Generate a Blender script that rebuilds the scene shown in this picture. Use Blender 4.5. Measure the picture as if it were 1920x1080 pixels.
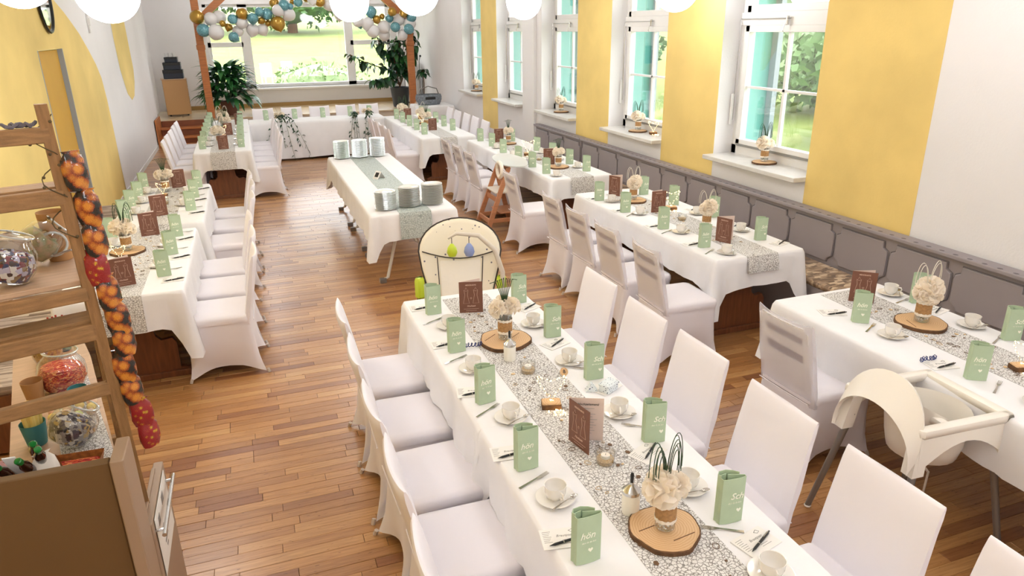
import bpy, math, random
import numpy as np
from mathutils import Vector, Matrix
random.seed(7)
D = bpy.data
for o in list(D.objects): D.objects.remove(o)
SC = bpy.context.scene
COL = SC.collection
PI = math.pi

# ---------------- camera, world, exposure ----------------
EYE = Vector((0, 0, 2.45))
YAW, PITCH, ROLL, FPX = 3.45716932e-01, 3.53560728e-01, -1.33095925e-02, 1324.1
cF = Vector((math.sin(YAW)*math.cos(PITCH), math.cos(YAW)*math.cos(PITCH), -math.sin(PITCH)))
_r = Vector((math.cos(YAW), -math.sin(YAW), 0)); _u = _r.cross(cF)
cR = _r*math.cos(ROLL) + _u*math.sin(ROLL)
cU = -_r*math.sin(ROLL) + _u*math.cos(ROLL)
cd = D.cameras.new('camera'); cam = D.objects.new('camera', cd); COL.objects.link(cam)
cd.sensor_width = 36; cd.lens = FPX/1920*36; cd.clip_start = .05; cd.clip_end = 300
m4 = Matrix((( cR.x, cU.x, -cF.x, EYE.x), (cR.y, cU.y, -cF.y, EYE.y), (cR.z, cU.z, -cF.z, EYE.z), (0, 0, 0, 1)))
cam.matrix_world = m4
SC.camera = cam
SC.view_settings.view_transform = 'Standard'; SC.view_settings.look = 'None'
SC.view_settings.gamma = 1; SC.view_settings.use_curve_mapping = False
SC.view_settings.exposure = 0.12
W = D.worlds.new('sky'); SC.world = W; W.use_nodes = True
bg = W.node_tree.nodes['Background']; bg.inputs[0].default_value = (.93, .97, 1, 1); bg.inputs[1].default_value = 7.0

def portal(name, loc, rot, sx, sy):
    l = D.lights.new(name, 'AREA'); l.shape = 'RECTANGLE'; l.size = sx; l.size_y = sy; l.cycles.is_portal = True
    o = D.objects.new(name, l); o.location = loc; o.rotation_euler = rot; COL.objects.link(o)
WINS = [(5.07, 6.49), (7.55, 8.95), (10.0, 11.4), (12.3, 13.68), (14.65, 16.05)]
WZ0, WZ1 = 1.14, 3.45
LAMP_E = 13.5
for a, b in WINS: portal('window_portal', (5.34, (a+b)/2, (WZ0+WZ1)/2), (0, PI/2, 0), WZ1-WZ0, b-a)
portal('window_portal', (1.61, 21.25, 2.05), (-PI/2, 0, 0), 4.7, 2.1)

def ray(x, y): return cF*FPX + cR*(x-960) - cU*(y-540)
def on(x, y, z): d = ray(x, y); return EYE + d*((z-EYE.z)/d.z)      # measured image point -> world point at height z
def at(x, y, Y): d = ray(x, y); return EYE + d*(Y/d.y)              # ... -> world point in the vertical plane at distance Y

# ---------------- helpers ----------------
def lin(h):
    h = h.lstrip('#'); c = [int(h[i:i+2], 16)/255 for i in (0, 2, 4)]
    return tuple(v/12.92 if v <= .04045 else ((v+.055)/1.055)**2.4 for v in c) + (1,)
def nn(nt, t, **k):
    n = nt.nodes.new(t)
    for a, v in k.items(): setattr(n, a, v)
    return n
def mat(name, c, r=.55, m=0., var=0., vs=6., bump=0., bs=80., spec=.5, coat=0., c2=None, trans=0., emit=0., sheen=0., alpha=1., stretch=(1,1,1)):
    M_ = D.materials.new(name); M_.use_nodes = True; nt = M_.node_tree; p = nt.nodes['Principled BSDF']
    c = lin(c) if isinstance(c, str) else c
    p.inputs['Base Color'].default_value = c; p.inputs['Roughness'].default_value = r; p.inputs['Metallic'].default_value = m
    p.inputs['Specular IOR Level'].default_value = spec; p.inputs['Coat Weight'].default_value = coat
    p.inputs['Transmission Weight'].default_value = trans; p.inputs['Sheen Weight'].default_value = sheen
    p.inputs['Alpha'].default_value = alpha
    if emit: p.inputs['Emission Color'].default_value = c; p.inputs['Emission Strength'].default_value = emit
    if var or bump or c2:
        tc = nn(nt, 'ShaderNodeTexCoord'); mp = nn(nt, 'ShaderNodeMapping'); mp.inputs['Scale'].default_value = stretch
        nt.links.new(tc.outputs['Object'], mp.inputs[0])
    if var or c2:
        no = nn(nt, 'ShaderNodeTexNoise'); no.inputs['Scale'].default_value = vs; no.inputs['Detail'].default_value = 5
        nt.links.new(mp.outputs[0], no.inputs['Vector'])
        cr = nn(nt, 'ShaderNodeValToRGB'); e = cr.color_ramp.elements
        e[0].position = .3; e[1].position = .7
        if c2: e[0].color = c; e[1].color = lin(c2)
        else:
            e[0].color = tuple(v*(1-var) for v in c[:3]) + (1,); e[1].color = tuple(min(1, v*(1+var*.6)) for v in c[:3]) + (1,)
        nt.links.new(no.outputs[0], cr.inputs[0]); nt.links.new(cr.outputs[0], p.inputs['Base Color'])
    if bump:
        n2 = nn(nt, 'ShaderNodeTexNoise'); n2.inputs['Scale'].default_value = bs; n2.inputs['Detail'].default_value = 3
        nt.links.new(mp.outputs[0], n2.inputs['Vector'])
        b = nn(nt, 'ShaderNodeBump'); b.inputs['Strength'].default_value = bump; b.inputs['Distance'].default_value = .01
        nt.links.new(n2.outputs[0], b.inputs['Height']); nt.links.new(b.outputs[0], p.inputs['Normal'])
    return M_
def glassmat(name, tint=(1, 1, 1, 1), refl=.07, rough=.02):
    M_ = D.materials.new(name); M_.use_nodes = True; nt = M_.node_tree; nt.nodes.clear()
    t = nn(nt, 'ShaderNodeBsdfTransparent'); t.inputs[0].default_value = tint
    g = nn(nt, 'ShaderNodeBsdfGlossy'); g.inputs['Roughness'].default_value = rough
    lw = nn(nt, 'ShaderNodeLayerWeight'); lw.inputs[0].default_value = .25
    mr = nn(nt, 'ShaderNodeMapRange'); mr.inputs[3].default_value = refl; mr.inputs[4].default_value = .75
    mx = nn(nt, 'ShaderNodeMixShader'); o = nn(nt, 'ShaderNodeOutputMaterial')
    nt.links.new(lw.outputs['Facing'], mr.inputs[0]); nt.links.new(mr.outputs[0], mx.inputs[0])
    nt.links.new(t.outputs[0], mx.inputs[1]); nt.links.new(g.outputs[0], mx.inputs[2]); nt.links.new(mx.outputs[0], o.inputs[0])
    return M_

class G:
    def __init__(s): s.v = []; s.f = []; s.mi = []; s.cur = 0
    def add(s, vs, fs):
        n = len(s.v); s.v += [tuple(p) for p in vs]; s.f += [tuple(i+n for i in f) for f in fs]; s.mi += [s.cur]*len(fs); return s
    def box(s, x0, x1, y0, y1, z0, z1, T=None):
        vs = [Vector((x, y, z)) for z in (z0, z1) for y in (y0, y1) for x in (x0, x1)]
        if T: vs = [T @ p for p in vs]
        return s.add(vs, [(0,2,3,1),(4,5,7,6),(0,1,5,4),(2,6,7,3),(0,4,6,2),(1,3,7,5)])
    def bbox(s, x0, x1, y0, y1, z0, z1, b=.01, T=None):
        def ring(z, i): 
            a0, a1, c0, c1 = x0+i, x1-i, y0+i, y1-i
            return [(a0+b, c0, z), (a1-b, c0, z), (a1, c0+b, z), (a1, c1-b, z), (a1-b, c1, z), (a0+b, c1, z), (a0, c1-b, z), (a0, c0+b, z)]
        rs = [ring(z0, b*.7), ring(z0+b, 0), ring(z1-b, 0), ring(z1-b*.3, b*.3), ring(z1, b)]
        return s.loft(rs, T=T)
    def loft(s, rings, cap0=True, cap1=True, closed=True, T=None):
        n = len(rings[0]); vs = [Vector(p) for r in rings for p in r]
        if T: vs = [T @ p for p in vs]
        fs = []
        for k in range(len(rings)-1):
            for i in range(n if closed else n-1):
                j = (i+1) % n; fs.append((k*n+i, k*n+j, (k+1)*n+j, (k+1)*n+i))
        if cap0: fs.append(tuple(range(n-1, -1, -1)))
        if cap1: fs.append(tuple((len(rings)-1)*n+i for i in range(n)))
        return s.add(vs, fs)
    def lathe(s, prof, n=20, c=(0, 0, 0), T=None, cap0=True, cap1=True, sx=1, sy=1):
        rings = [[(c[0]+r*sx*math.cos(2*PI*i/n), c[1]+r*sy*math.sin(2*PI*i/n), c[2]+z) for i in range(n)] for r, z in prof]
        return s.loft(rings, cap0, cap1, T=T)
    def tube(s, pts, r=.01, n=8, closed=False, T=None):
        pts = [Vector(p) for p in pts]; rings = []; N = len(pts); up = None
        rr = r if isinstance(r, (list, tuple)) else [r]*N
        for i, p in enumerate(pts):
            if closed: d = pts[(i+1) % N] - pts[i-1]
            else: d = pts[min(i+1, N-1)] - pts[max(i-1, 0)]
            d.normalize()
            if up is None: up = Vector((0, 0, 1)) if abs(d.z) < .9 else Vector((1, 0, 0))
            a = d.cross(up).normalized(); up = a.cross(d).normalized()
            rings.append([p + (a*math.cos(2*PI*k/n) + up*math.sin(2*PI*k/n))*rr[i] for k in range(n)])
        if closed: rings.append(rings[0])
        return s.loft(rings, not closed, not closed, T=T)
    def prism(s, poly, a, b, ax='z', T=None):
        def P3(p, h): return {'z': (p[0], p[1], h), 'x': (h, p[0], p[1]), 'y': (p[0], h, p[1])}[ax]
        return s.loft([[P3(p, a) for p in poly], [P3(p, b) for p in poly]], T=T)
    def ribbon(s, pts, z0, z1, t=.002, T=None):
        pts = [Vector((p[0], p[1], 0)) for p in pts]; L = []; Rr = []
        for i, p in enumerate(pts):
            d = (pts[min(i+1, len(pts)-1)] - pts[max(i-1, 0)]).normalized(); nrm = Vector((-d.y, d.x, 0))*t
            L.append(p+nrm); Rr.append(p-nrm)
        loop = L + Rr[::-1]; n = len(pts)
        vs = [Vector((p.x, p.y, z0)) for p in loop] + [Vector((p.x, p.y, z1)) for p in loop]
        if T: vs = [T @ p for p in vs]
        N = len(loop); fs = [(i, (i+1) % N, N+(i+1) % N, N+i) for i in range(N)]
        for i in range(n-1):
            a, b, c, d = i, i+1, N-2-i, N-1-i
            fs += [(d, c, b, a), (N+a, N+b, N+c, N+d)]
        return s.add(vs, fs)
    def ball(s, c, r, n=10, m=6, sz=1.0, T=None):
        return s.lathe([(max(1e-4, r*math.sin(PI*k/m)), -r*sz*math.cos(PI*k/m)) for k in range(m+1)], n, c, T=T)
    def mesh(s, name, mats, smooth=False, angle=40):
        me = D.meshes.new(name); me.from_pydata(s.v, [], s.f)
        for m in (mats if isinstance(mats, (list, tuple)) else [mats]): me.materials.append(m)
        me.polygons.foreach_set('material_index', s.mi)
        if smooth:
            me.polygons.foreach_set('use_smooth', [True]*len(s.f))
            if angle < 180: me.set_sharp_from_angle(angle=math.radians(angle))
        me.validate(); me.update(); return me
    def build(s, name, mats, parent=None, smooth=False, loc=None, rot=None, kind=None, label=None, angle=40):
        return put(name, s.mesh(name, mats, smooth, angle), parent, loc, rot, kind, label)
def put(name, data, parent=None, loc=None, rot=None, kind=None, label=None):
    o = D.objects.new(name, data); COL.objects.link(o)
    if parent: o.parent = parent
    if loc is not None: o.location = loc
    if rot is not None: o.rotation_euler = rot if not isinstance(rot, (int, float)) else (0, 0, rot)
    if kind: o['kind'] = kind
    if label: o['label'] = label
    return o
def tag(o, label, cat, group=None):
    o['label'] = label; o['category'] = cat
    if group: o['group'] = group
    elif 'group' in o: del o['group']
    return o
def thing(name, label, cat, loc=(0, 0, 0), rz=0, group=None):
    o = D.objects.new(name, None); COL.objects.link(o); o.empty_display_size = .1
    o.location = loc; o.rotation_euler = (0, 0, rz); return tag(o, label, cat, group)
KIDS = {}
def kids(o): return [c for c in ALLK.get(o.name, [])]
def dup(o, loc=None, rz=None, label=None, group=None, scale=None):
    def cp(a, par):
        c = a.copy(); COL.objects.link(c)
        if par: c.parent = par
        for ch in a.children: cp(ch, c)
        return c
    r = cp(o, None)
    if loc is not None: r.location = loc
    if rz is not None: r.rotation_euler = rz if not isinstance(rz, (int, float)) else (0, 0, rz)
    if scale: r.scale = (scale,)*3 if isinstance(scale, (int, float)) else scale
    if label: r['label'] = label
    if group: r['group'] = group
    return r
class Proto:
    """first use returns the thing itself, later uses return a copy"""
    def __init__(s, o): s.o = o; s.used = False
    def __call__(s, loc, rz=0, label=None, group=None, scale=None):
        if not s.used:
            s.used = True; o = s.o; o.location = loc
            o.rotation_euler = rz if not isinstance(rz, (int, float)) else (0, 0, rz)
            s.base = o
            if label: o['label'] = label
            if group: o['group'] = group
            if scale: o.scale = (scale,)*3 if isinstance(scale, (int, float)) else scale
            return o
        r = dup(s.base, loc, rz, label, group); 
        r.scale = (1, 1, 1) if not scale else ((scale,)*3 if isinstance(scale, (int, float)) else scale)
        return r
ORD = ['first', 'second', 'third', 'fourth', 'fifth', 'sixth', 'seventh', 'eighth', 'ninth', 'tenth', 'eleventh', 'twelfth', 'thirteenth', 'fourteenth', 'fifteenth', 'sixteenth']
def text_mesh(body, size, mt, shear=.25, bold=.0):
    c = D.curves.new('lettering', 'FONT'); c.body = body; c.size = size; c.align_x = 'CENTER'; c.align_y = 'CENTER'
    c.shear = shear; c.offset = bold; c.resolution_u = 2; c.extrude = .0003
    o = D.objects.new('tmp', c); COL.objects.link(o)
    dg = bpy.context.evaluated_depsgraph_get(); dg.update()
    me = D.meshes.new_from_object(o.evaluated_get(dg)); D.objects.remove(o); D.curves.remove(c)
    me.materials.clear(); me.materials.append(mt); me.name = 'lettering'
    return me
RX = (PI/2, 0, 0)   # text standing up, read from -Y

# ---------------- materials ----------------
mWhiteWall = mat('white_plaster', '#e9e6e6', .85, var=.03, vs=1.2, bump=.12, bs=60)
mYellow = mat('yellow_wash_paint', '#ecce80', .8, var=.10, vs=1.6, bump=.1, bs=50)
mYellowPale = mat('yellow_wash_paint_left', '#ecd083', .8, var=.13, vs=1.1, bump=.1, bs=50)
mGoldDoor = mat('ochre_door_paint', '#d0a23a', .6, var=.07, vs=1.5)
mCeil = mat('ceiling_white', '#f1efec', .9)
mFrame = mat('white_window_frame', '#e8e6e4', .4)
mGasket = mat('grey_gasket', '#8d8b88', .6)
mPane = glassmat('window_pane', refl=.04)
mTeal = mat('turquoise_render', '#66aaa1', .8)
mGreyStrip = mat('grey_shutter_rail', '#9aa1a8', .6)
mSill = mat('marble_sill', '#d9d5d0', .3, var=.08, vs=9, coat=.2)
mCloth = mat('white_tablecloth', '#efedee', .8, var=.02, vs=8, bump=.12, bs=14, sheen=.1)
mClothPink = mat('white_tablecloth_hem', '#efe9e8', .8)
mChair = mat('white_stretch_cover', '#ece6ea', .72, bump=.06, bs=7, sheen=.1)
mWoodOrange = mat('orange_pine', '#b9713c', .45, var=.22, vs=5, stretch=(1, 1, 14), coat=.1)
mTrestle = mat('dark_trestle_wood', '#7c4a2c', .4, var=.25, vs=5, stretch=(10, 10, 1.2), coat=.15)
mRackWood = mat('worn_oak', '#a17a50', .6, var=.3, vs=7, bump=.3, bs=60, stretch=(2, 12, 12))
mRackWoodV = mat('worn_oak_upright', '#9d754a', .6, var=.3, vs=7, bump=.3, bs=60, stretch=(12, 12, 1.5))
mBoard = mat('pale_board', '#c7a689', .5, var=.12, vs=6, stretch=(1, 8, 8))
mCab = mat('taupe_laminate', '#6f5436', .5, var=.05, vs=2)
mCabEdge = mat('taupe_edge', '#a58c76', .5)
mBeech = mat('beech_wood', '#c1835c', .45, var=.12, vs=6, stretch=(1, 1, 8))
mChrome = mat('brushed_metal', '#c9c9c9', .22, 1.)
mDarkMetal = mat('grey_metal', '#8b8785', .35, .7)
mCream = mat('cream_metal', '#d8cfc2', .4)
mBlack = mat('black_plastic', '#17181b', .35)
mSage = mat('sage_paper', '#b4c7a8', .75, var=.04, vs=20, c2=None)
mInk = mat('pale_print', '#f6f7e6', .7)
mPorc = mat('white_porcelain', '#f0ebe4', .12, coat=.5)
mSilver = mat('cutlery_steel', '#b9b4ad', .2, 1.)
mCard = mat('white_card', '#efebe6', .7)
mPrint = mat('black_print', '#2d2a2a', .7)
mPrintGrey = mat('grey_print', '#8f8a86', .7)
mMenu = mat('brown_kraft_card', '#7a4f3e', .6, var=.06, vs=20)
mMenuInk = mat('blush_print', '#d8b7a4', .6)
mBlush = mat('blush_inner_page', '#e3cdc0', .7)
mLog = mat('wood_slice_face', '#cfa676', .6, c2='#b98a58', vs=14)
mBark = mat('bark', '#6a4a30', .9, var=.4, vs=30, bump=.6, bs=50)
mGlass = glassmat('clear_glass', (.97, .98, .98, 1), .08, .01)
mBurlap = mat('burlap', '#b58a5c', .9, var=.25, vs=90, bump=.5, bs=200)
mLace = mat('lace_trim', '#efe6d9', .9, var=.1, vs=80)
mPearl = mat('white_beads', '#eef0ee', .15, var=.2, vs=60)
mPetal = mat('cream_petals', '#fff8ee', .7, var=.05, vs=10, sheen=.3)
_nt = mPetal.node_tree; _p = _nt.nodes['Principled BSDF']; _t = nn(_nt, 'ShaderNodeBsdfTranslucent'); _t.inputs[0].default_value = lin('#fff1dc'); _m = nn(_nt, 'ShaderNodeMixShader'); _m.inputs[0].default_value = .45
_nt.links.new(_p.outputs[0], _m.inputs[1]); _nt.links.new(_t.outputs[0], _m.inputs[2]); _nt.links.new(_m.outputs[0], _nt.nodes['Material Output'].inputs[0])
mGrass = mat('dark_grass_blades', '#2f4a2c', .5)
mWire = mat('cream_wire', '#dcd6c8', .5)
mStem = mat('green_stem', '#5b6b3c', .6)
mBulb = mat('warm_fairy_bulb', '#ffdf9a', .4, emit=7)
mWax = mat('cream_wax', '#f1e8dc', .4)
mMilk = mat('cream_milk', '#f3eee2', .3)
mSand = mat('gold_sand', '#c9a56e', .9, var=.35, vs=150)
mLeaf = mat('leaf_green', '#2f6a33', .35, var=.35, vs=4)
mLeafD = mat('leaf_dark', '#24482f', .35, var=.35, vs=4)
mPotD = mat('anthracite_pot', '#30353a', .5)
mPotB = mat('brown_pot', '#6d4436', .6)
mGlobe = mat('opal_globe', (.95, .97, 1, 1), .3, emit=LAMP_E)
mSkin = mat('tan_kraft_cup', '#b98a5a', .7, var=.06, vs=12)
mBlue = mat('petrol_cup', '#3f8286', .6)

def runner_mat(name, ca, cb, sc=70., w=.06):
    M_ = mat(name, ca, .8); nt = M_.node_tree; p = nt.nodes['Principled BSDF']
    tc = nn(nt, 'ShaderNodeTexCoord'); v = nn(nt, 'ShaderNodeTexVoronoi', feature='DISTANCE_TO_EDGE'); v.inputs['Scale'].default_value = sc
    no = nn(nt, 'ShaderNodeTexNoise'); no.inputs['Scale'].default_value = 30
    ad = nn(nt, 'ShaderNodeVectorMath', operation='MULTIPLY_ADD'); ad.inputs[1].default_value = (.012, .012, .012)
    nt.links.new(tc.outputs['Object'], ad.inputs[2]); nt.links.new(no.outputs['Color'], ad.inputs[0]); nt.links.new(ad.outputs[0], v.inputs['Vector'])
    cr = nn(nt, 'ShaderNodeValToRGB'); e = cr.color_ramp.elements; e[0].position = w*.4; e[1].position = w*2
    e[0].color = lin(cb); e[1].color = lin(ca)
    nt.links.new(v.outputs['Distance'], cr.inputs[0]); nt.links.new(cr.outputs[0], p.inputs['Base Color'])
    b = nn(nt, 'ShaderNodeBump'); b.inputs['Strength'].default_value = .3; b.inputs['Distance'].default_value = .003; b.invert = True
    nt.links.new(v.outputs['Distance'], b.inputs['Height']); nt.links.new(b.outputs[0], p.inputs['Normal'])
    return M_
mRunner = runner_mat('mesh_lace_runner', '#e4e1de', '#857f7a')
mRunnerT = runner_mat('mesh_lace_runner_green', '#c5ccc8', '#929c98', 55.)

def plank_mat(name):
    M_ = mat(name, '#b07a45', .34, coat=.6); nt = M_.node_tree; p = nt.nodes['Principled BSDF']
    p.inputs['Coat Roughness'].default_value = .26
    at_ = nn(nt, 'ShaderNodeAttribute', attribute_name='tone')
    cr = nn(nt, 'ShaderNodeValToRGB'); el = cr.color_ramp.elements
    el[0].position = 0; el[0].color = lin('#96603a'); el[1].position = 1; el[1].color = lin('#d0a068')
    for ps, c in ((.25, '#b07c4a'), (.6, '#be8953'), (.85, '#c6925b')):
        e = el.new(ps); e.color = lin(c)
    nt.links.new(at_.outputs['Fac'], cr.inputs[0])
    tc = nn(nt, 'ShaderNodeTexCoord'); mp = nn(nt, 'ShaderNodeMapping'); mp.inputs['Scale'].default_value = (1.6, 28, 1)
    no = nn(nt, 'ShaderNodeTexNoise'); no.inputs['Scale'].default_value = 3; no.inputs['Detail'].default_value = 6; no.inputs['Distortion'].default_value = 1.0
    r2 = nn(nt, 'ShaderNodeValToRGB'); r2.color_ramp.elements[0].position = .32; r2.color_ramp.elements[0].color = (.74, .68, .62, 1); r2.color_ramp.elements[1].position = .62
    sp = nn(nt, 'ShaderNodeTexNoise'); sp.inputs['Scale'].default_value = 9; sp.inputs['Detail'].default_value = 2
    mp2 = nn(nt, 'ShaderNodeMapping'); mp2.inputs['Scale'].default_value = (2.2, 10, 1)
    r3 = nn(nt, 'ShaderNodeValToRGB'); r3.color_ramp.elements[0].position = .27; r3.color_ramp.elements[0].color = (.5, .4, .33, 1); r3.color_ramp.elements[1].position = .33
    mx = nn(nt, 'ShaderNodeMix', data_type='RGBA', blend_type='MULTIPLY'); mx.inputs[0].default_value = 1
    mx2 = nn(nt, 'ShaderNodeMix', data_type='RGBA', blend_type='MULTIPLY'); mx2.inputs[0].default_value = 1
    L = nt.links.new
    L(tc.outputs['Object'], mp.inputs[0]); L(mp.outputs[0], no.inputs['Vector']); L(no.outputs[0], r2.inputs[0])
    L(tc.outputs['Object'], mp2.inputs[0]); L(mp2.outputs[0], sp.inputs['Vector']); L(sp.outputs[0], r3.inputs[0])
    L(cr.outputs[0], mx.inputs[6]); L(r2.outputs[0], mx.inputs[7]); L(mx.outputs[2], mx2.inputs[6]); L(r3.outputs[0], mx2.inputs[7])
    L(mx2.outputs[2], p.inputs['Base Color'])
    return M_
mPlank_ = None
mPlank = plank_mat('oiled_oak_strip')
mGap = mat('dark_floor_joint', '#3a2415', .9)
def patch_mat(name, cols, sc=14., st=(1, 2.4, 1)):
    M_ = mat(name, cols[0], .9); nt = M_.node_tree; p = nt.nodes['Principled BSDF']
    tc = nn(nt, 'ShaderNodeTexCoord'); mp = nn(nt, 'ShaderNodeMapping'); mp.inputs['Scale'].default_value = st
    v = nn(nt, 'ShaderNodeTexVoronoi', distance='CHEBYCHEV'); v.inputs['Scale'].default_value = sc
    cr = nn(nt, 'ShaderNodeValToRGB'); cr.color_ramp.interpolation = 'CONSTANT'; el = cr.color_ramp.elements
    el[0].position = 0; el[0].color = lin(cols[0]); el[1].position = 1-1/len(cols); el[1].color = lin(cols[-1])
    for i, c in enumerate(cols[1:-1]): e = el.new((i+1)/len(cols)); e.color = lin(c)
    sx = nn(nt, 'ShaderNodeSeparateColor')
    nt.links.new(tc.outputs['Object'], mp.inputs[0]); nt.links.new(mp.outputs[0], v.inputs['Vector']); nt.links.new(v.outputs['Color'], sx.inputs[0])
    nt.links.new(sx.outputs[0], cr.inputs[0]); nt.links.new(cr.outputs[0], p.inputs['Base Color'])
    return M_
mCush = patch_mat('patchwork_upholstery', ['#b3977c', '#8f7761', '#d1b99b', '#a28a74', '#7b6656'])
mCushL = patch_mat('striped_upholstery', ['#b5a394', '#8d7c6f', '#c9b9a8', '#9c8b7e'], 12, (.4, 4, 1))
mCandyDark = patch_mat('wrapped_candy_mix', ['#2c3560', '#b8b2c8', '#7a2b34', '#d9d6d2', '#3b2a2a', '#8a6f4d'], 60, (1, 1, 1))
mCandyRed = patch_mat('red_candy_mix', ['#b32226', '#d96b3a', '#8e1c24', '#e8a06a', '#c23b3b'], 80, (1, 3, 3))
mCandyGrey = patch_mat('silver_wrapper_mix', ['#36343a', '#9a948f', '#cfcac2', '#5b5560', '#b99a5e'], 55, (1, 1, 1))
def blob_mat(name, base, blob, rim, sc, w):
    M_ = mat(name, base, .15, coat=.6); nt = M_.node_tree; p = nt.nodes['Principled BSDF']
    tc = nn(nt, 'ShaderNodeTexCoord'); no = nn(nt, 'ShaderNodeTexNoise'); no.inputs['Scale'].default_value = 40
    ad = nn(nt, 'ShaderNodeVectorMath', operation='MULTIPLY_ADD'); ad.inputs[1].default_value = (.02, .02, .02)
    v = nn(nt, 'ShaderNodeTexVoronoi'); v.inputs['Scale'].default_value = sc
    cr = nn(nt, 'ShaderNodeValToRGB'); el = cr.color_ramp.elements; el[0].position = 0; el[0].color = lin(blob); el[1].position = w*1.25; el[1].color = lin(base)
    for ps, c in ((w*.55, blob), (w, rim)): e = el.new(ps); e.color = lin(c)
    nt.links.new(tc.outputs['Object'], ad.inputs[2]); nt.links.new(no.outputs['Color'], ad.inputs[0]); nt.links.new(ad.outputs[0], v.inputs['Vector'])
    nt.links.new(v.outputs['Distance'], cr.inputs[0]); nt.links.new(cr.outputs[0], p.inputs['Base Color'])
    b = nn(nt, 'ShaderNodeBump'); b.inputs['Strength'].default_value = .9; b.inputs['Distance'].default_value = .006; nt.links.new(no.outputs[0], b.inputs['Height']); nt.links.new(b.outputs[0], p.inputs['Normal'])
    return M_
mBagA = blob_mat('black_bag_with_orange_fruit', '#141213', '#ee9a30', '#b3501a', 27., .52)
mBagB = blob_mat('red_bag_with_yellow_print', '#a8161c', '#e3c43a', '#c8261f', 42., .28)
for m_ in (mBagA, mBagB):
    m_.node_tree.nodes['Principled BSDF'].inputs['Roughness'].default_value = .15; m_.node_tree.nodes['Principled BSDF'].inputs['Coat Weight'].default_value = .6

# ---------------- room shell ----------------
def struct(o): o['kind'] = 'structure'; return o
XL, XR, YB, YS = -2.0, 4.68, 20.9, 18.6
floor = struct(G().box(XL-.2, XR+.6, -3, YB+.3, -.12, -.006).build('floor', mGap))
# oak strips: the 300 that show largest are parts, the others one joined mesh
BW = .068
blk = [(.8, 1.6, .8, 4.36), (.98, 1.84, 6.8, 10.3), (3.22, 4.6, 1, 11.1), (-2, -.62, 5.17, 9.05), (-.85, -.04, 11.5, 15.9), (2.6, 3.6, 11.5, 15), (-2, -.6, 0, 4.2)]
boards = []; rg = random.Random(3); y = -2.9; row = 0
while y < YS:
    x = XL - rg.random()*.6
    while x < XR+.02:
        L_ = rg.uniform(.32, .78); a, b = max(x, XL), min(x+L_, XR)
        if b-a > .03:
            cx, cy = (a+b)/2, y+BW/2; v = Vector((cx, cy, 0))-EYE; k = v.dot(cF); vis = 0
            if k > .5:
                px, py = 960+FPX*v.dot(cR)/k, 540-FPX*v.dot(cU)/k
                if -60 < px < 1980 and -20 < py < 1110 and not any(p < cx < q and r < cy < s_ for p, q, r, s_ in blk): vis = (b-a)/k/k*BW
            boards.append((vis, a, b, y, rg.random(), rg.uniform(-.0008, .0008)))
        x += L_
    y += BW; row += 1
boards.sort(key=lambda t: -t[0])
def board_geo(g, tones, b):
    _, a, c, y0, tn, dz = b; e = .0022; h = .0+dz
    vs = [(a+.0008, y0+.0008, -.006), (c-.0008, y0+.0008, -.006), (c-.0008, y0+BW-.0008, -.006), (a+.0008, y0+BW-.0008, -.006),
          (a+.0008, y0+.0008, h-.002), (c-.0008, y0+.0008, h-.002), (c-.0008, y0+BW-.0008, h-.002), (a+.0008, y0+BW-.0008, h-.002),
          (a+e, y0+e, h), (c-e, y0+e, h), (c-e, y0+BW-e, h), (a+e, y0+BW-e, h)]
    fs = [(8, 9, 10, 11)] + [(i, (i+1) % 4, 4+(i+1) % 4, 4+i) for i in range(4)] + [(4+i, 4+(i+1) % 4, 8+(i+1) % 4, 8+i) for i in range(4)]
    g.add(vs, fs); tones += [tn]*9
def set_tone(me, tones):
    if len(me.polygons) != len(tones): tones = (tones+[.5]*len(me.polygons))[:len(me.polygons)]
    at_ = me.attributes.new('tone', 'FLOAT', 'FACE'); at_.data.foreach_set('value', tones)
for b in boards[:300]:
    g = G(); t = []; board_geo(g, t, b); me = g.mesh('floor_board', mPlank); set_tone(me, t); put('floor_board', me, floor)
g = G(); t = []
for b in boards[300:]: board_geo(g, t, b)
me = g.mesh('floor_boards_rest', mPlank); set_tone(me, t); put('floor_boards', me, floor, kind='stuff')

# right wall with deep window openings
wr = G(); XO = 5.0
edges = [-3.0] + [v for w in WINS for v in w] + [YB+.3]
for i in range(0, len(edges), 2): wr.box(XR, XO, edges[i], edges[i+1], 0, 4.4)
for a, b in WINS: wr.box(XR, XO, a, b, 0, WZ0-.04); wr.box(XR, XO, a, b, WZ1, 4.4)
wallR = struct(wr.build('wall_right', mWhiteWall))
wo = G()
for i in range(0, len(edges), 2): wo.box(XO, XO+.32, edges[i], edges[i+1], -.3, 4.6)
for a, b in WINS: wo.box(XO, XO+.32, a, b, -.3, WZ0-.02); wo.box(XO, XO+.32, a, b, WZ1, 4.6)
wo.build('outer_facade', mTeal, wallR, label='turquoise rendered outer reveal')
for a, b, in ((3.9, 5.07), (6.49, 7.55), (8.95, 10.0), (13.68, 14.65)):
    G().box(XR-.002, XR, a, b, .5, 4.4).build('painted_stripe', mYellow, wallR, label='yellow washed painted stripe')
G().bbox(XR-.05, XR, 11.62, 12.1, 0, 4.4, .004).build('pilaster', mWhiteWall, wallR)
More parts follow.
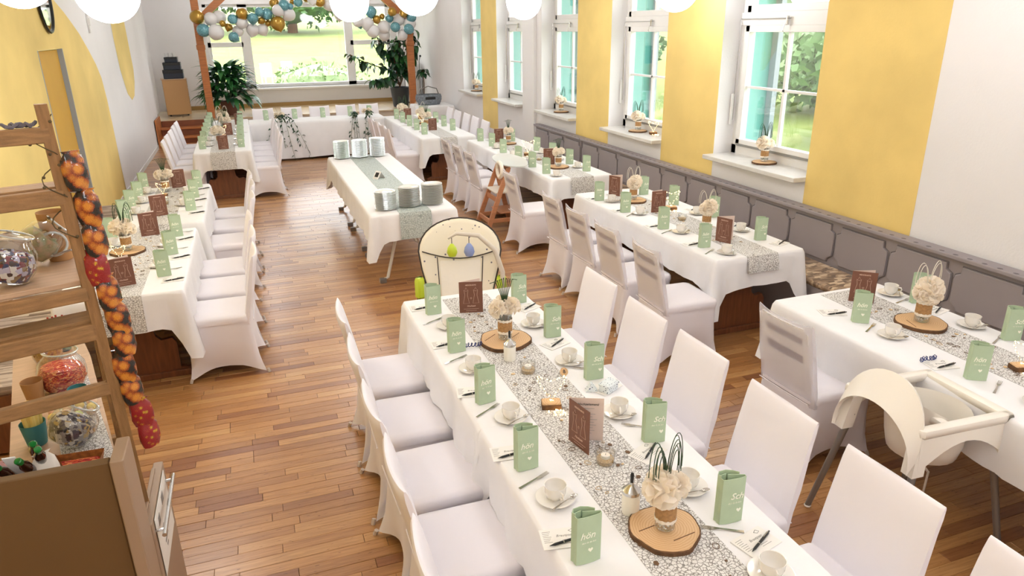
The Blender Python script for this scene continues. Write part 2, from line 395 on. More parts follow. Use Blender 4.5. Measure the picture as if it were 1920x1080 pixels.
for n, (a, b) in enumerate(WINS):
    w = D.objects.new('window_%d' % (n+1), None); COL.objects.link(w); w['kind'] = 'structure'; w.location = (XO-.06, (a+b)/2, WZ0)
    h = (b-a)/2; H_ = WZ1-WZ0
    f = G(); f.box(-.03, .05, -h, -h+.07, 0, H_); f.box(-.03, .05, h-.07, h, 0, H_); f.box(-.03, .05, -h, h, H_-.06, H_)
    f.box(-.03, .05, -h, h, 0, .09); f.box(-.05, .05, -h, h, 1.30, 1.42); f.build('frame', mFrame, w)
    for z0, z1, nm in ((.09, 1.30, 'casement'), (1.42, H_-.06, 'transom_light')):
        s = G(); s.bbox(-.05, .03, -h+.075, -h+.145, z0, z1, .005); s.bbox(-.05, .03, h-.145, h-.075, z0, z1, .005)
        s.bbox(-.05, .03, -h+.08, h-.08, z0, z0+.07, .005); s.bbox(-.05, .03, -h+.08, h-.08, z1-.065, z1, .005)
        so = s.build(nm, mFrame, w)
        G().box(-.008, .004, -h+.14, h-.14, z0+.06, z1-.06).build('pane', mPane, so)
        mu = G(); mu.box(-.022, .014, -.016, .016, z0+.06, z1-.06)
        if nm == 'casement': mu.box(-.022, .014, -h+.14, h-.14, (z0+z1)/2-.012, (z0+z1)/2+.012)
        mu.build('glazing_bar', mFrame, so)
        if nm == 'casement':
            G().box(-.055, -.045, -h+.09, h-.09, z0-.002, z0+.022).build('drip_seal', mGasket, so)
    lk = G(); lk.tube([(-.07, h-.02, .35), (-.07, h-.02, 1.36)], .005, 6); lk.tube([(-.07, -.05, 1.36), (-.07, h-.02, 1.36)], .005, 6)
    lk.bbox(-.09, -.06, -.02, .0, 1.30, 1.38, .004); lk.tube([(-.09, .01, 1.31), (-.10, .02, 1.25), (-.08, .03, 1.24)], .004, 6); lk.build('opener_rod', mChrome, w)
    G().bbox(-.11, -.075, h-.035, h-.012, .30, .62, .008).build('opener_lever', mFrame, w)
    G().bbox(-.4, -.0, -h-.0, h+.0, -.045, 0, .006).build('sill', mSill, w)
    G().box(.36, .42, h-.09, h, -.1, H_).build('shutter_rail', mGreyStrip, w)

# left wall, its painted shapes and door
wl = G(); wl.box(XL-.3, XL, -3, 9.03, 0, 4.4); wl.box(XL-.3, XL, 10.22, YS, 0, 4.4); wl.box(XL-.3, XL, 9.03, 10.22, 2.28, 4.4); wl.box(XL-.46, XL-.16, YS, YB+.3, 0, 4.4)
wallL = struct(wl.build('wall_left', mWhiteWall))
cur = [(9.6, 3.6), (10.0, 3.05), (10.34, 2.82), (10.75, 2.70), (11.03, 2.60), (11.45, 2.44), (11.87, 2.22), (12.2, 2.02), (12.42, 1.82), (12.52, 1.5), (12.55, 1.15), (12.53, .66), (12.6, .0)]
g = G()
def strip(g, poly_top, y0):  # fan of quads from curve to floor
    for (a, z0), (b, z1) in zip(poly_top[:-1], poly_top[1:]):
        g.add([(XL+.0025, a, 0), (XL+.0025, b, 0), (XL+.0025, b, z1), (XL+.0025, a, z0)], [(0, 1, 2, 3)])
strip(g, [(10.22, 2.9)] + [c for c in cur if c[0] > 10.3], 0)
g.add([(XL+.0025, -3, 0), (XL+.0025, 9.03, 0), (XL+.0025, 9.03, 4.4), (XL+.0025, -3, 4.4)], [(0, 1, 2, 3)])
g.add([(XL+.0025, 9.03, 2.28), (XL+.0025, 10.22, 2.28), (XL+.0025, 10.22, 2.9), (XL+.0025, 9.03, 3.9)], [(0, 1, 2, 3)])
g.build('painted_arch', mYellowPale, wallL, label='big yellow painted curve')
g = G(); sl = [(14.34, 3.2), (14.3, 2.33), (14.37, 1.85), (14.69, 1.42), (15.11, 1.27), (15.5, 1.32), (15.85, 1.55), (16.03, 1.78), (15.99, 2.27), (15.95, 3.2)]
g.add([(XL+.0025, a, z) for a, z in sl], [tuple(range(10))]); g.build('painted_drop', mYellowPale, wallL, label='narrow yellow painted drop')
d1 = D.objects.new('door_1', None); COL.objects.link(d1); d1['kind'] = 'structure'; d1.location = (XL-.05, 9.63, 0)
G().bbox(-.04, 0, -.58, .57, 0, 2.27, .004).build('door_leaf', mGoldDoor, d1)
fr = G(); fr.box(0, .056, -.6, -.58, 0, 2.28); fr.box(0, .056, .565, .59, 0, 2.28); fr.build('door_frame', mGreyStrip, d1)
tr = G(); tr.bbox(-.01, .012, -.03, .03, 1.0, 1.16, .004); tr.tube([(.01, 0, 1.1), (.06, 0, 1.1), (.06, .12, 1.1)], .01, 8); tr.build('door_handle', mChrome, d1)
struct(G().box(XL, XL+.015, 10.3, YS, 0, .08).build('baseboard_left', mFrame))

# end wall behind the stage with its big window
BX0, BX1, BZ0, BZ1 = -.78, 4.0, 1.0, 3.1
wb = G(); wb.box(XL-.4, BX0, YB, YB+.3, 0, 4.4); wb.box(BX1, XR+.4, YB, YB+.3, 0, 4.4); wb.box(BX0, BX1, YB, YB+.3, 0, BZ0); wb.box(BX0, BX1, YB, YB+.3, BZ1, 4.4)
wallB = struct(wb.build('wall_back', mWhiteWall))
w = D.objects.new('window_6', None); COL.objects.link(w); w['kind'] = 'structure'; w.location = (0, YB+.12, 0)
f = G()
for x in ((BX0, BX0+.09), (.06, .30), (2.76, 2.98), (BX1-.09, BX1)): f.bbox(x[0], x[1], -.05, .06, BZ0, BZ1, .006)
f.box(BX0, BX1, -.05, .06, BZ0, BZ0+.09); f.box(BX0, BX1, -.05, .06, BZ1-.07, BZ1)
f.box(BX0, .1, -.05, .06, 2.05, 2.17); f.box(2.9, BX1, -.05, .06, 2.05, 2.17); f.build('frame', mFrame, w)
for a, b, c, e in ((BX0+.09, .06, BZ0+.09, 2.05), (BX0+.09, .06, 2.17, BZ1-.07), (.30, 2.76, BZ0+.09, BZ1-.07), (2.98, BX1-.09, BZ0+.09, 2.05), (2.98, BX1-.09, 2.17, BZ1-.07)):
    G().box(a, b, -.005, .005, c, e).build('pane', mPane, w)
G().bbox(BX0-.1, BX1+.1, -.28, -.02, BZ0-.05, BZ0, .008).build('sill', mFrame, w)
stage = G().box(XL-.16, XR, YS, YB, 0, .47).build('floor_stage', mat('stage_side', '#cdbfae', .6)); struct(stage)
mStageTop = mat('pale_stage_laminate', '#d9c3a0', .25, var=.08, vs=3, coat=.3)
for i in range(12):
    a = XL-.16+i*(XR-XL+.16)/12; G().bbox(a, a+(XR-XL+.16)/12-.003, YS-.03, YB, .47, .5, .002).build('stage_board', mStageTop, stage)
struct(G().box(XL, XR, YB-.03, YB, .5, .6).build('baseboard_back', mat('ochre_skirting', '#a8854c', .5)))
st = thing('wooden_steps', 'orange wooden steps up to the stage beside the left wall', 'steps', (-1.48, YS, 0))
for k, (z, y0) in enumerate(((.36, -.36), (.19, -.68), (.05, -.95))):
    G().bbox(-.48, .48, y0, y0+.36, z-.03, z, .004).build('tread', mWoodOrange, st)
    G().box(-.46, .46, y0+.05, y0+.07, max(0, z-.19), z-.03).build('riser', mat('riser_wood', '#83482a', .5, var=.2, stretch=(1, 8, 8)) if k == 0 else D.materials['riser_wood'], st)
G().box(-.46, .46, -.05, -.035, .36, .5).build('riser', D.materials['riser_wood'], st)
G().box(-.5, -.47, -.95, -.03, 0, .62).build('side_panel', mWoodOrange, st)

struct(G().box(XL-.4, XR+.4, -3, YB+.3, 4.2, 4.5).build('ceiling', mCeil))
struct(G().box(XL-.4, XR+.4, -3.2, -3, 0, 4.4).build('wall_front', mWhiteWall))
# ---------------- outdoors ----------------
mMeadow = mat('bright_meadow', '#6d7f38', .95, c2='#838f4a', vs=.6, bump=.2, bs=4)
g = G(); N = 26
def hz(x, y): 
    r = max(0, math.hypot(x-3, y-10)-14); return -.35 + r*.06 + .1*math.sin(x*.3)*math.cos(y*.23)
vs = [(-60+i*6, -30+j*6, hz(-60+i*6, -30+j*6)) for j in range(N) for i in range(N)]
g.add(vs, [(j*N+i, j*N+i+1, (j+1)*N+i+1, (j+1)*N+i) for j in range(N-1) for i in range(N-1)])
mo = g.build('meadow', mMeadow, smooth=True, kind='structure')
mFol = [mat('foliage_mid', '#6d8a55', .8, var=.4, vs=1.5), mat('foliage_dark', '#5a7d50', .8, var=.4, vs=1.5), mat('foliage_pale', '#8a9f70', .8, var=.35, vs=1.5)]
def bush(name, label, cat, loc, r, h, m, n=1100, trunk=True, seed=1, group=None, ls=.16):
    rr = random.Random(seed); t = thing(name, label, cat, loc, 0, group); g = G()
    for _ in range(n):
        a = rr.uniform(0, 2*PI); ph = math.acos(rr.uniform(-1, 1)); k = rr.uniform(.72, 1.02)*(1+.16*math.sin(3*a+ph*4+seed))
        p = Vector((r*k*math.sin(ph)*math.cos(a), r*k*math.sin(ph)*math.sin(a), h*.55+h*.46*k*math.cos(ph)))
        u = Vector((rr.gauss(0, 1), rr.gauss(0, 1), rr.gauss(0, 1))).normalized(); v = u.cross(Vector((rr.gauss(0, 1), rr.gauss(0, 1), rr.gauss(0, 1)))).normalized()
        s = ls*rr.uniform(.6, 1.5); g.add([p-u*s, p+v*s*.5, p+u*s, p-v*s*.5], [(0, 1, 2, 3)])
    f = g.build('foliage', m, t, kind='stuff')
    core = G(); core.lathe([(r*.05, h*.1), (r*.6, h*.25), (r*.82, h*.5), (r*.7, h*.8), (r*.1, h*.97)], 12); core.build('inner_growth', m, t, smooth=True)
    if trunk: G().tube([(0, 0, -.3), (.02*r, 0, h*.3), (0, .03*r, h*.6)], [.07*r, .055*r, .03*r], 8).build('trunk', mBark, t, smooth=True)
    return t
bush('garden_shrub', 'pale green loose shrub close outside the big stage window', 'shrub', (2.3, 25.5, -.3), 1.6, 1.7, mFol[2], 1500, False, 3, ls=.09)
for i, (x, y, r, h, mi, lb) in enumerate([(4.5, 68, 6.5, 8.5, 1, 'dark broad tree on the slope behind the balloon garland'), (-6.5, 66, 5.5, 7, 0, 'mid green tree on the slope, left of the dark broad tree'),
        (17, 64, 5.5, 7, 2, 'pale tree on the slope at the right of the stage window'), (14, 12.5, 2.4, 3.4, 0, 'round green bush seen through the nearest side window'),
        (17, 18, 3, 4.4, 2, 'pale green tree on the meadow outside the nearest side window'), (12, 25, 2.5, 4, 1, 'dark green tree outside the second side window')]):
    bush('tree', lb, 'tree', (x, y, hz(x, y)-.1), r, h, mFol[mi], 4200, True, 10+i, ls=.15 if y < 40 else .26)
for i, (x, y) in enumerate(((1.0, 33), (1.9, 33.6))):
    t = thing('garden_chair', ('left' if i == 0 else 'right')+' white plastic garden chair standing on the meadow outside', 'chair', (x, y, hz(x, y)), .3)
    G().bbox(-.25, .25, -.25, .25, .4, .44, .01).build('seat', mFrame, t); G().bbox(-.25, .25, .22, .26, .44, .95, .01).build('backrest', mFrame, t)
    for a in (-.22, .22):
        for b in (-.22, .22): G().box(a-.02, a+.02, b-.02, b+.02, -.1, .4).build('leg', mFrame, t)

# ---------------- tables ----------------
def trestle(name, label, x0, x1, y0, y1, group=None):
    t = thing(name, label, 'table', ((x0+x1)/2, (y0+y1)/2, 0), 0, group); hx, hy = (x1-x0)/2, (y1-y0)/2
    G().bbox(-hx+.005, hx-.005, -hy+.005, hy-.005, .715, .742, .006).build('tabletop', mTrestle, t)
    for s in (-1, 1):
        yy = s*(hy-.22); pr = []
        half = [(.31, .06), (.31, .12), (.24, .17), (.155, .24), (.15, .30), (.20, .345), (.205, .42), (.15, .47), (.13, .52), (.16, .60), (.26, .66), (.30, .70)]
        half = [(.33, .0), (.33, .055), (.27, .07), (.27, .27), (.245, .31), (.17, .30), (.135, .34), (.125, .41), (.155, .47), (.215, .49), (.235, .53), (.235, .60), (.29, .66), (.30, .714)]
        poly = half + [(-a, b) for a, b in half[::-1]]
        G().prism(poly, yy-.02, yy+.02, 'y').build('end_panel', mTrestle, t)
        G().bbox(-.36, .36, yy-.045, yy+.045, 0, .05, .006).build('foot', mTrestle, t)
    G().bbox(-.02, .02, -hy+.24, hy-.24, .26, .36, .006).build('stretcher', mTrestle, t)
    return t
def cloth(label, x0, x1, y0, y1, drop=.26, ends=(1, 1), seed=0, corner=.2, cat='tablecloth', group=None, zt=.75, waves=1.0, m=None, sides=(1, 1)):
    rr = random.Random(seed); cx, cy = (x0+x1)/2, (y0+y1)/2; hx, hy = (x1-x0)/2, (y1-y0)/2
    P_ = []; c = .012
    def side(ax, ay, bx, by, nx, ny, e, n):
        for i in range(n): 
            k = i/n; P_.append((ax+(bx-ax)*k, ay+(by-ay)*k, nx, ny, e))
    nxn = max(6, int(2*hx/.05)); nyn = max(6, int(2*hy/.05))
    # corners get a rounded diagonal point of their own
    side(-hx+c, -hy, hx-c, -hy, 0, -1, ends[0], nxn); P_.append((hx-c, -hy, 0, -1, ends[0])); P_.append((hx-c*.3, -hy+c*.3, .7, -.7, (ends[0]+sides[1])/2))
    side(hx, -hy+c, hx, hy-c, 1, 0, sides[1], nyn); P_.append((hx, hy-c, 1, 0, sides[1])); P_.append((hx-c*.3, hy-c*.3, .7, .7, (ends[1]+sides[1])/2))
    side(hx-c, hy, -hx+c, hy, 0, 1, ends[1], nxn); P_.append((-hx+c, hy, 0, 1, ends[1])); P_.append((-hx+c*.3, hy-c*.3, -.7, .7, (ends[1]+sides[0])/2))
    side(-hx, hy-c, -hx, -hy+c, -1, 0, sides[0], nyn); P_.append((-hx, -hy+c, -1, 0, sides[0])); P_.append((-hx+c*.3, -hy+c*.3, -.7, -.7, (ends[0]+sides[0])/2))
    rings = [[(x*.985, y*.995, zt+.001) for x, y, *_ in P_], [(x, y, zt) for x, y, *_ in P_]]
    ph = [rr.uniform(0, 6) for _ in range(4)]
    for lv in (.06, .2, .45, .75, 1.0):
        rg = []
        for x, y, nx, ny, e in P_:
            dc = math.hypot(hx-abs(x), hy-abs(y)); full = e > .99; k = max(0, 1-dc/.13)
            ex = corner*k if full or (e > .4 and dc < .03 and e >= .99) else 0
            if .7 == abs(nx) and e < .99: ex = 0
            s = x+y*1.3
            wv = (.010*math.sin(s*9+ph[0])+.007*math.sin(s*21+ph[1])+.004*math.sin(s*43+ph[2]))*waves*(1-k)
            d = (drop*e+ex)*lv; tuck = -.05*math.sin(PI*min(1, dc/.15))*(1 if dc < .15 and abs(nx) != .7 else 0)
            out = (.012+.02*lv+wv*lv+(.05+.05*corner)*k*lv+tuck*lv)*(e if e > .3 else .2)
            hem = .008*math.sin(s*4+ph[3])*waves if lv == 1.0 else 0
            rg.append((x+nx*out, y+ny*out, zt-d-hem*e))
        rings.append(rg)
    g = G(); g.loft(rings, True, False)
    g.f = [f for f in g.f]; o = g.build('tablecloth', m or mCloth, None, smooth=True, loc=(cx, cy, 0), angle=75)
    return tag(o, label, cat, group)
def runner(label, x0, x1, y0, y1, z=.7535, hang0=.0, hang1=0., m=None, group=None, outy=.045, cross=False):
    g = G(); pts = []
    if hang0: pts += [(y0-outy, z-hang0), (y0-outy*.8, z-hang0*.5), (y0-.022, z-.03), (y0-.012, z-.003)]
    n = max(2, int((y1-y0)/.25)); pts += [(y0+.01+(y1-y0-.02)*i/n, z) for i in range(n+1)]
    if hang1: pts += [(y1+.012, z-.003), (y1+.022, z-.03), (y1+outy, z-hang1)]
    vs = []; 
    for yy, zz in pts: vs += [(x0, yy, zz), (x1, yy, zz)]
    k = len(vs)
    for yy, zz in pts: vs += [(x0, yy, zz-.0016), (x1, yy, zz-.0016)]
    fs = []
    for i in range(len(pts)-1):
        a = 2*i; fs += [(a, a+1, a+3, a+2), (k+a+2, k+a+3, k+a+1, k+a), (a, a+2, k+a+2, k+a), (a+1, k+a+1, k+a+3, a+3)]
    fs += [(0, k, k+1, 1), (k-2, k-1, 2*k-1, 2*k-2)]
    if cross: vs = [(b, a, c) for a, b, c in vs]; fs = [f[::-1] for f in fs]
    g.add(vs, fs); o = g.build('table_runner', m or mRunner); return tag(o, label, 'runner', group)
def place_cloth(*a, **k): return cloth(*a, **k)

trestle('trestle_table', 'dark wooden trestle table under the nearest centre cloth', .81, 1.59, .86, 2.65)
trestle('trestle_table', 'dark wooden trestle table at the far end of the centre row, before the baby seat', .81, 1.59, 2.67, 4.34)
cloth('white tablecloth on the nearer half of the centre table', .8, 1.6, .86, 2.66, .26, (1, 0), 1)
cloth('white tablecloth on the farther half of the centre table', .8, 1.6, 2.66, 4.36, .26, (0, 1), 2, corner=.22)
runner('grey lace mesh runner along the long centre table', 1.05, 1.36, .9, 4.3, hang1=.0)
trestle('trestle_table', 'dark carved trestle table showing its end panel, by the grey bench', 3.25, 4.03, 4.34, 6.82)
cloth('white tablecloth with folded corner on the middle right table', 3.22, 4.05, 4.31, 6.85, .25, (1, 1), 3, corner=.24)
runner('lace mesh runner hanging over the end of the middle right table', 3.5, 3.79, 4.31, 6.7, hang0=.13)
trestle('trestle_table', 'trestle table in front of the far end of the grey bench', 3.30, 4.04, 7.68, 11.05)
cloth('white tablecloth on the rear right table by the bench', 3.27, 4.07, 7.65, 11.1, .25, (1, 1), 4, corner=.2)
runner('lace mesh runner on the rear right table by the bench', 3.52, 3.82, 7.65, 11.0, hang0=.2)
cloth('white tablecloth on the front right table with the highchairs', 3.08, 3.95, .95, 3.47, .27, (1, 1), 5, corner=.16)
runner('lace mesh runner on the front right table', 3.42, 3.74, 1.0, 3.44)
trestle('trestle_table', 'brown trestle table with carved end panel, front left by the candy rack', -1.38, -.62, 5.2, 6.93)
cloth('white tablecloth with long corner point on the front left table', -1.4, -.6, 5.17, 6.95, .27, (1, 1), 6, corner=.26)
runner('lace mesh runner hanging over the front left table end', -1.16, -.86, 5.17, 6.95, hang0=.262, outy=.05)
trestle('trestle_table', 'trestle table second from the front on the left', -1.33, -.57, 7.25, 9.0)
cloth('white tablecloth on the second left table', -1.35, -.55, 7.2, 9.05, .26, (1, 1), 7, corner=.2)
runner('lace mesh runner on the second left table', -1.1, -.8, 7.2, 9.0, hang0=.1)
for k, (a, b) in enumerate(((11.5, 13.6), (13.64, 15.8))):
    trestle('trestle_table', 'orange-brown trestle table, '+('near' if k == 0 else 'far')+' half of the rear left row', -.83, -.06, a+.02, b-.02)
    cloth('white tablecloth, %s half of the rear left row' % ('near' if k == 0 else 'far'), -.85, -.04, a, b, .27, ((1, 0), (0, 1))[k], 8+k, corner=.22)
runner('lace mesh runner hanging over the rear left row end', -.62, -.27, 11.5, 15.7, hang0=.262, outy=.05)
for k, (a, b) in enumerate(((11.55, 13.3), (13.34, 15.0))):
    trestle('trestle_table', 'orange-brown trestle table, %s half of the rear right row' % ('near' if k == 0 else 'far'), 2.64, 3.52, a+.02, b-.02)
    cloth('white tablecloth, %s half of the rear right row' % ('near' if k == 0 else 'far'), 2.62, 3.54, a, b, .27, ((1, 0), (0, 1))[k], 11+k, corner=.22)
runner('pale lace runner on the rear right row', 2.93, 3.22, 11.55, 14.9, hang0=.262, outy=.05)
trestle('trestle_table', 'head table under its floor length cloth', .0, 2.6, 14.9, 15.55)
cloth('floor length white cloth on the head table in front of the stage', -.03, 2.62, 14.85, 15.6, .70, (1, 1), 14, corner=.0, waves=1.3)

def folding_table(label, x0, x1, y0, y1, group=None, col=mDarkMetal):
    t = thing('folding_table', label, 'table', ((x0+x1)/2, (y0+y1)/2, 0), 0, group); hx, hy = (x1-x0)/2-.01, (y1-y0)/2-.01
    G().bbox(-hx, hx, -hy, hy, .715, .742, .006).build('tabletop', mCream, t)
    for s in (-1, 1):
        yy = s*(hy-.12)
        for u in (-1, 1):
            g = G(); g.tube([(u*.08, yy*.75, .70), (u*.14, yy*.8, .5), (u*.28, yy*.97, .05), (u*.34, yy, .03)], .017, 8); g.build('leg', mCream, t, smooth=True)
            G().bbox(u*.34-.03, u*.34+.04, yy-.025, yy+.025, 0, .05, .006).build('foot', mDarkMetal, t)
        G().tube([(-.14, yy*.8, .5), (.14, yy*.8, .5)], .012, 8).build('crossbar', mCream, t, smooth=True)
    return t
for k in range(3):
    folding_table('white folding table under the buffet cloth, %s from the baby seat' % ORD[k], .98, 1.84, 6.76+k*1.2, 7.95+k*1.2)
cloth('white tablecloth on the plate buffet in the aisle', .98, 1.84, 6.75, 10.35, .27, (1, 1), 15, corner=.2)
runner('grey green runner along the plate buffet', 1.26, 1.58, 6.75, 10.3, hang0=.262, m=mRunnerT)
folding_table('folding table under the front right cloth beside the highchairs', 3.1, 3.93, 1.0, 3.43)

# ---------------- covered chairs ----------------
def se(n, hx, hy, rc=.05):
    pts = []; per = n//4
    for q, (sx, sy) in enumerate(((1, -1), (1, 1), (-1, 1), (-1, -1))):
        nx, ny = ((1, 1), (-1, 1), (-1, -1), (1, -1))[q]
        for i in range(per):
            k = i/per
            if q == 0: p = (hx, -hy+2*hy*k)
            elif q == 1: p = (hx-2*hx*k, hy)
            elif q == 2: p = (-hx, hy-2*hy*k)
            else: p = (-hx+2*hx*k, -hy)
            x, y = p; dx, dy = hx-abs(x), hy-abs(y)
            if dx < rc and dy < rc:
                a = rc-dx; b = rc-dy; l = max(a, b); h_ = math.hypot(a, b)
                if h_ > 1e-6: x = math.copysign(hx-rc+a*l/h_, x); y = math.copysign(hy-rc+b*l/h_, y)
            pts.append((x, y))
    return pts
def chair(sheer=False):
    t = thing('covered_chair', 'white covered chair', 'chair')
    n = 48; base = se(n, .225, .222, .04); rings = []
    for z, out, arch in ((0, .045, 1), (.05, .032, .8), (.14, .012, .3), (.28, .0, 0), (.40, .0, 0), (.43, .003, 0)):
        r = []
        for x, y in base:
            cx, cy = abs(x)/.225, abs(y)/.222; c = (min(cx, cy))**3
            back = .05*(1-z/.43) if x < -.1 else 0
            pin = -.03*arch*(1-c)+out*c
            zz = z+(.075*(1-c)*arch if z < .1 else 0)+.004*(z < .01)
            r.append((x*(1+pin/.225)-back*(.4+.6*c), y*(1+pin/.222), zz))
        rings.append(r)
    G().loft(rings, False, False).build('skirt', mChair, t, smooth=True, angle=75)
    s = se(n, .232, .228, .05); rings = []
    for z, k in ((.425, 1.0), (.44, 1.008), (.462, 1.0), (.476, .96), (.484, .85), (.488, .5), (.489, .1)): rings.append([(x*k, y*k, z) for x, y in s])
    G().loft(rings, False, True).build('seat', mChair, t, smooth=True, angle=75)
    # backrest: slightly curved slab leaning back, pointed upper corners
    g = G(); rings = []; m_ = 15
    def xb(z): return -.205-.10*max(0, (z-.42)/.5)**1.15
    for z in (.40, .50, .60, .70, .80, .86, .895, .905):
        f = []; b = []
        for i in range(m_):
            k = -1+2*i/(m_-1); wd = .222-.012*(z-.4)/.5; y = k*wd; top = z > .87
            bow = -.022*(1-k*k)*((z-.4)/.5)
            th = .020 if not top else (.012 if z < .9 else .004)
            zz = z+(.012*abs(k)**3*(z-.4)/.5)-(.004*(1-k*k) if top else 0)
            pinch = 0 if abs(k) < .99 else .5
            f.append((xb(z)+bow+th*(1-pinch), y, zz)); b.append((xb(z)+bow-th*(1-pinch)-(.012*math.exp(-((z-.62)/.1)**2)), y, zz))
        rings.append(f + b[::-1])
    g.loft(rings, False, True); g.build('backrest_cover', mSheer if sheer else mChair, t, smooth=True, angle=60)
    if sheer:
        fr = G()
        def bw(z, k): return xb(z)-.022*(1-k*k)*((z-.4)/.5)-.004
        for u in (-1, 1): fr.loft([[(bw(z, .85)-.011, u*.145, z), (bw(z, .85)+.002, u*.145, z), (bw(z, .85)+.002, u*.19, z), (bw(z, .85)-.011, u*.19, z)] for z in (.44, .6, .75, .87)])
        for z, hh in ((.855, .035), (.745, .036), (.55, .11)):
            for j in range(6):
                k0, k1 = -.8+.267*j, -.8+.267*(j+1)
                fr.loft([[(bw(z-hh, k)-.011, k*.205, z-hh+.012*(1-k*k)), (bw(z-hh, k)+.002, k*.205, z-hh+.012*(1-k*k)), (bw(z+hh, k)+.002, k*.205, z+hh), (bw(z+hh, k)-.011, k*.205, z+hh)] for k in (k0, k1)])
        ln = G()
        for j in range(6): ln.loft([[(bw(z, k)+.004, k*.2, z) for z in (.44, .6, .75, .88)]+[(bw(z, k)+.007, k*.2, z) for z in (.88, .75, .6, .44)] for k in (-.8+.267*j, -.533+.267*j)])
        ln.build('back_cavity_shade', mCavityShade, t)  # dark sheet behind the slats, painting in the shade of the hollow back
        fr.build('slatted_frame', mChairFrame, t)
    for u in (-1, 1):
        G().tube([(.245, u*.243, .0), (.235, u*.235, .03)], .012, 6).build('leg', mGreyLeg, t)
        G().tube([(-.31, u*.243, .0), (-.30, u*.235, .03)], .012, 6).build('leg', mGreyLeg, t)
    # seam where the cover turns from back to skirt
    G().tube([(-.248, k*.2, .425+.004*abs(k)) for k in (-1, -.5, 0, .5, 1)], .003, 5).build('seam', mChair, t)
    return t
mGreyLeg = mat('beech_leg_tip', '#cdbfb4', .6)
mChairFrame = mat('pale_chair_slats', '#fbf8f6', .6)
mCavityShade = mat('lilac_cavity_shade', '#8b7e86', .9)  # colour stands in for shade inside the sheer backrests
def sheermat():
    M_ = mat('sheer_stretch_cover', '#e9e2e7', 1., spec=.05); nt = M_.node_tree; p = nt.nodes['Principled BSDF']; o = nt.nodes['Material Output']
    tr = nn(nt, 'ShaderNodeBsdfTransparent'); mx = nn(nt, 'ShaderNodeMixShader'); mx.inputs[0].default_value = .42
    nt.links.new(tr.outputs[0], mx.inputs[1]); nt.links.new(p.outputs[0], mx.inputs[2]); nt.links.new(mx.outputs[0], o.inputs[0]); return M_
mSheer = sheermat()
pc = Proto(chair()); ps = Proto(chair(True))
def row(pr, x, ys, rz, desc, group):
    rr = random.Random(hash(desc) % 1000 if False else len(desc))
    for i, y in enumerate(ys):
        pr((x+rr.uniform(-.012, .012), y, 0), rz+rr.uniform(-.035, .035), desc % ORD[i], group)
row(pc, .65, [1.22, 1.76, 2.30, 2.82, 3.37, 3.93], 0, 'white covered chair on the aisle side of the centre table, %s from its front', 'chairs left of the centre table')
row(pc, 1.73, [1.0, 1.56, 2.15, 2.76, 3.30, 3.90], PI, 'white covered chair on the window side of the centre table, %s from its front', 'chairs right of the centre table')
row(ps, 2.96, [4.42, 5.05, 5.65, 6.25], 0, 'sheer covered slat chair at the middle right table, %s from its front', 'chairs at the middle right table')
row(ps, 3.0, [7.52, 9.1, 9.75, 10.35], 0, 'white covered chair at the rear right table by the bench, %s from its front', 'chairs at the rear right table')
ps((2.99, 2.94, 0), .03, 'sheer covered slat chair standing alone beside the white highchair', None)
row(pc, -.42, [5.45, 6.0, 6.56], PI, 'white covered chair at the front left table, %s from its front', 'chairs at the front left table')
row(pc, -.38, [7.45, 8.10, 8.68], PI, 'white covered chair at the second left table, %s from its front', 'chairs at the second left table')
row(pc, -.97, [11.9, 12.5, 13.12, 13.75, 14.35], 0, 'white covered chair on the wall side of the rear left row, %s from its front', 'chairs on the wall side of the rear left row')
row(pc, .12, [11.75, 12.35, 12.95, 13.55, 14.15], PI, 'white covered chair on the aisle side of the rear left row, %s from its front', 'chairs on the aisle side of the rear left row')
row(pc, 2.42, [11.95, 12.5, 13.05, 13.6], 0, 'white covered chair on the aisle side of the rear right row, %s from its front', 'chairs on the aisle side of the rear right row')
row(pc, 3.62, [12.1, 12.7, 13.3, 13.9, 14.5], PI, 'white covered chair on the window side of the rear right row, %s from its front', 'chairs on the window side of the rear right row')
for i, x in enumerate((.28, .86, 1.44, 2.0, 2.5)): pc((x, 15.85, 0), -PI/2, 'white covered chair behind the head table, %s from the left' % ORD[i], 'chairs behind the head table')

# ---------------- place settings ----------------
T = .7525
def napkin(body, dx):
    g = G()
    g.ribbon([(-.015, .034), (-.040, .030), (-.047, .014), (-.045, 0), (-.02, -.004), (.02, -.004), (.045, .0), (.046, .01), (.02, .018), (-.012, .028)], 0, .19, .0012)
    t = g.build('folded_napkin', mSage, None, smooth=True, angle=50)
    G().ribbon([(-.044, .016), (-.05, .03), (-.038, .044), (-.01, .046), (.012, .036), (.03, .02)], 0, .197, .0012).build('inner_fold', mSage, t, smooth=True)
    me = text_mesh(body, .036, mInk, .3, .0006); o = put('lettering', me, t, (dx, -.0062, .115), RX)
    h = G(); hp = [(0, -.009), (.009, .001), (.008, .007), (.004, .008), (0, .004), (-.004, .008), (-.008, .007), (-.009, .001)]
    h.prism(hp, -.0003, .0003, 'y'); h.build('heart_print', mInk, t, loc=(dx+.012, -.0062, .055))
    put('lettering', text_mesh('dass du da bist', .009, mInk, .3), t, (dx*.4, -.0062, .088), RX)
    tag(t, 'sage napkin', 'napkin'); return t
nL = Proto(napkin('hön', -.008)); nR = Proto(napkin('Sch', .012))
def mk_cup():
    t = G().lathe([(.022, .0), (.024, .004), (.036, .016), (.0415, .032), (.0425, .058), (.0435, .062), (.041, .061), (.040, .034), (.034, .019), (.018, .010), (.001, .009)], 24).build('coffee_cup', mPorc, None, smooth=True, angle=60)
    G().tube([(.041, 0, .05), (.058, 0, .05), (.063, 0, .038), (.056, 0, .026), (.038, 0, .022)], .0042, 6).build('handle', mPorc, t, smooth=True)
    return tag(t, 'cup', 'cup')
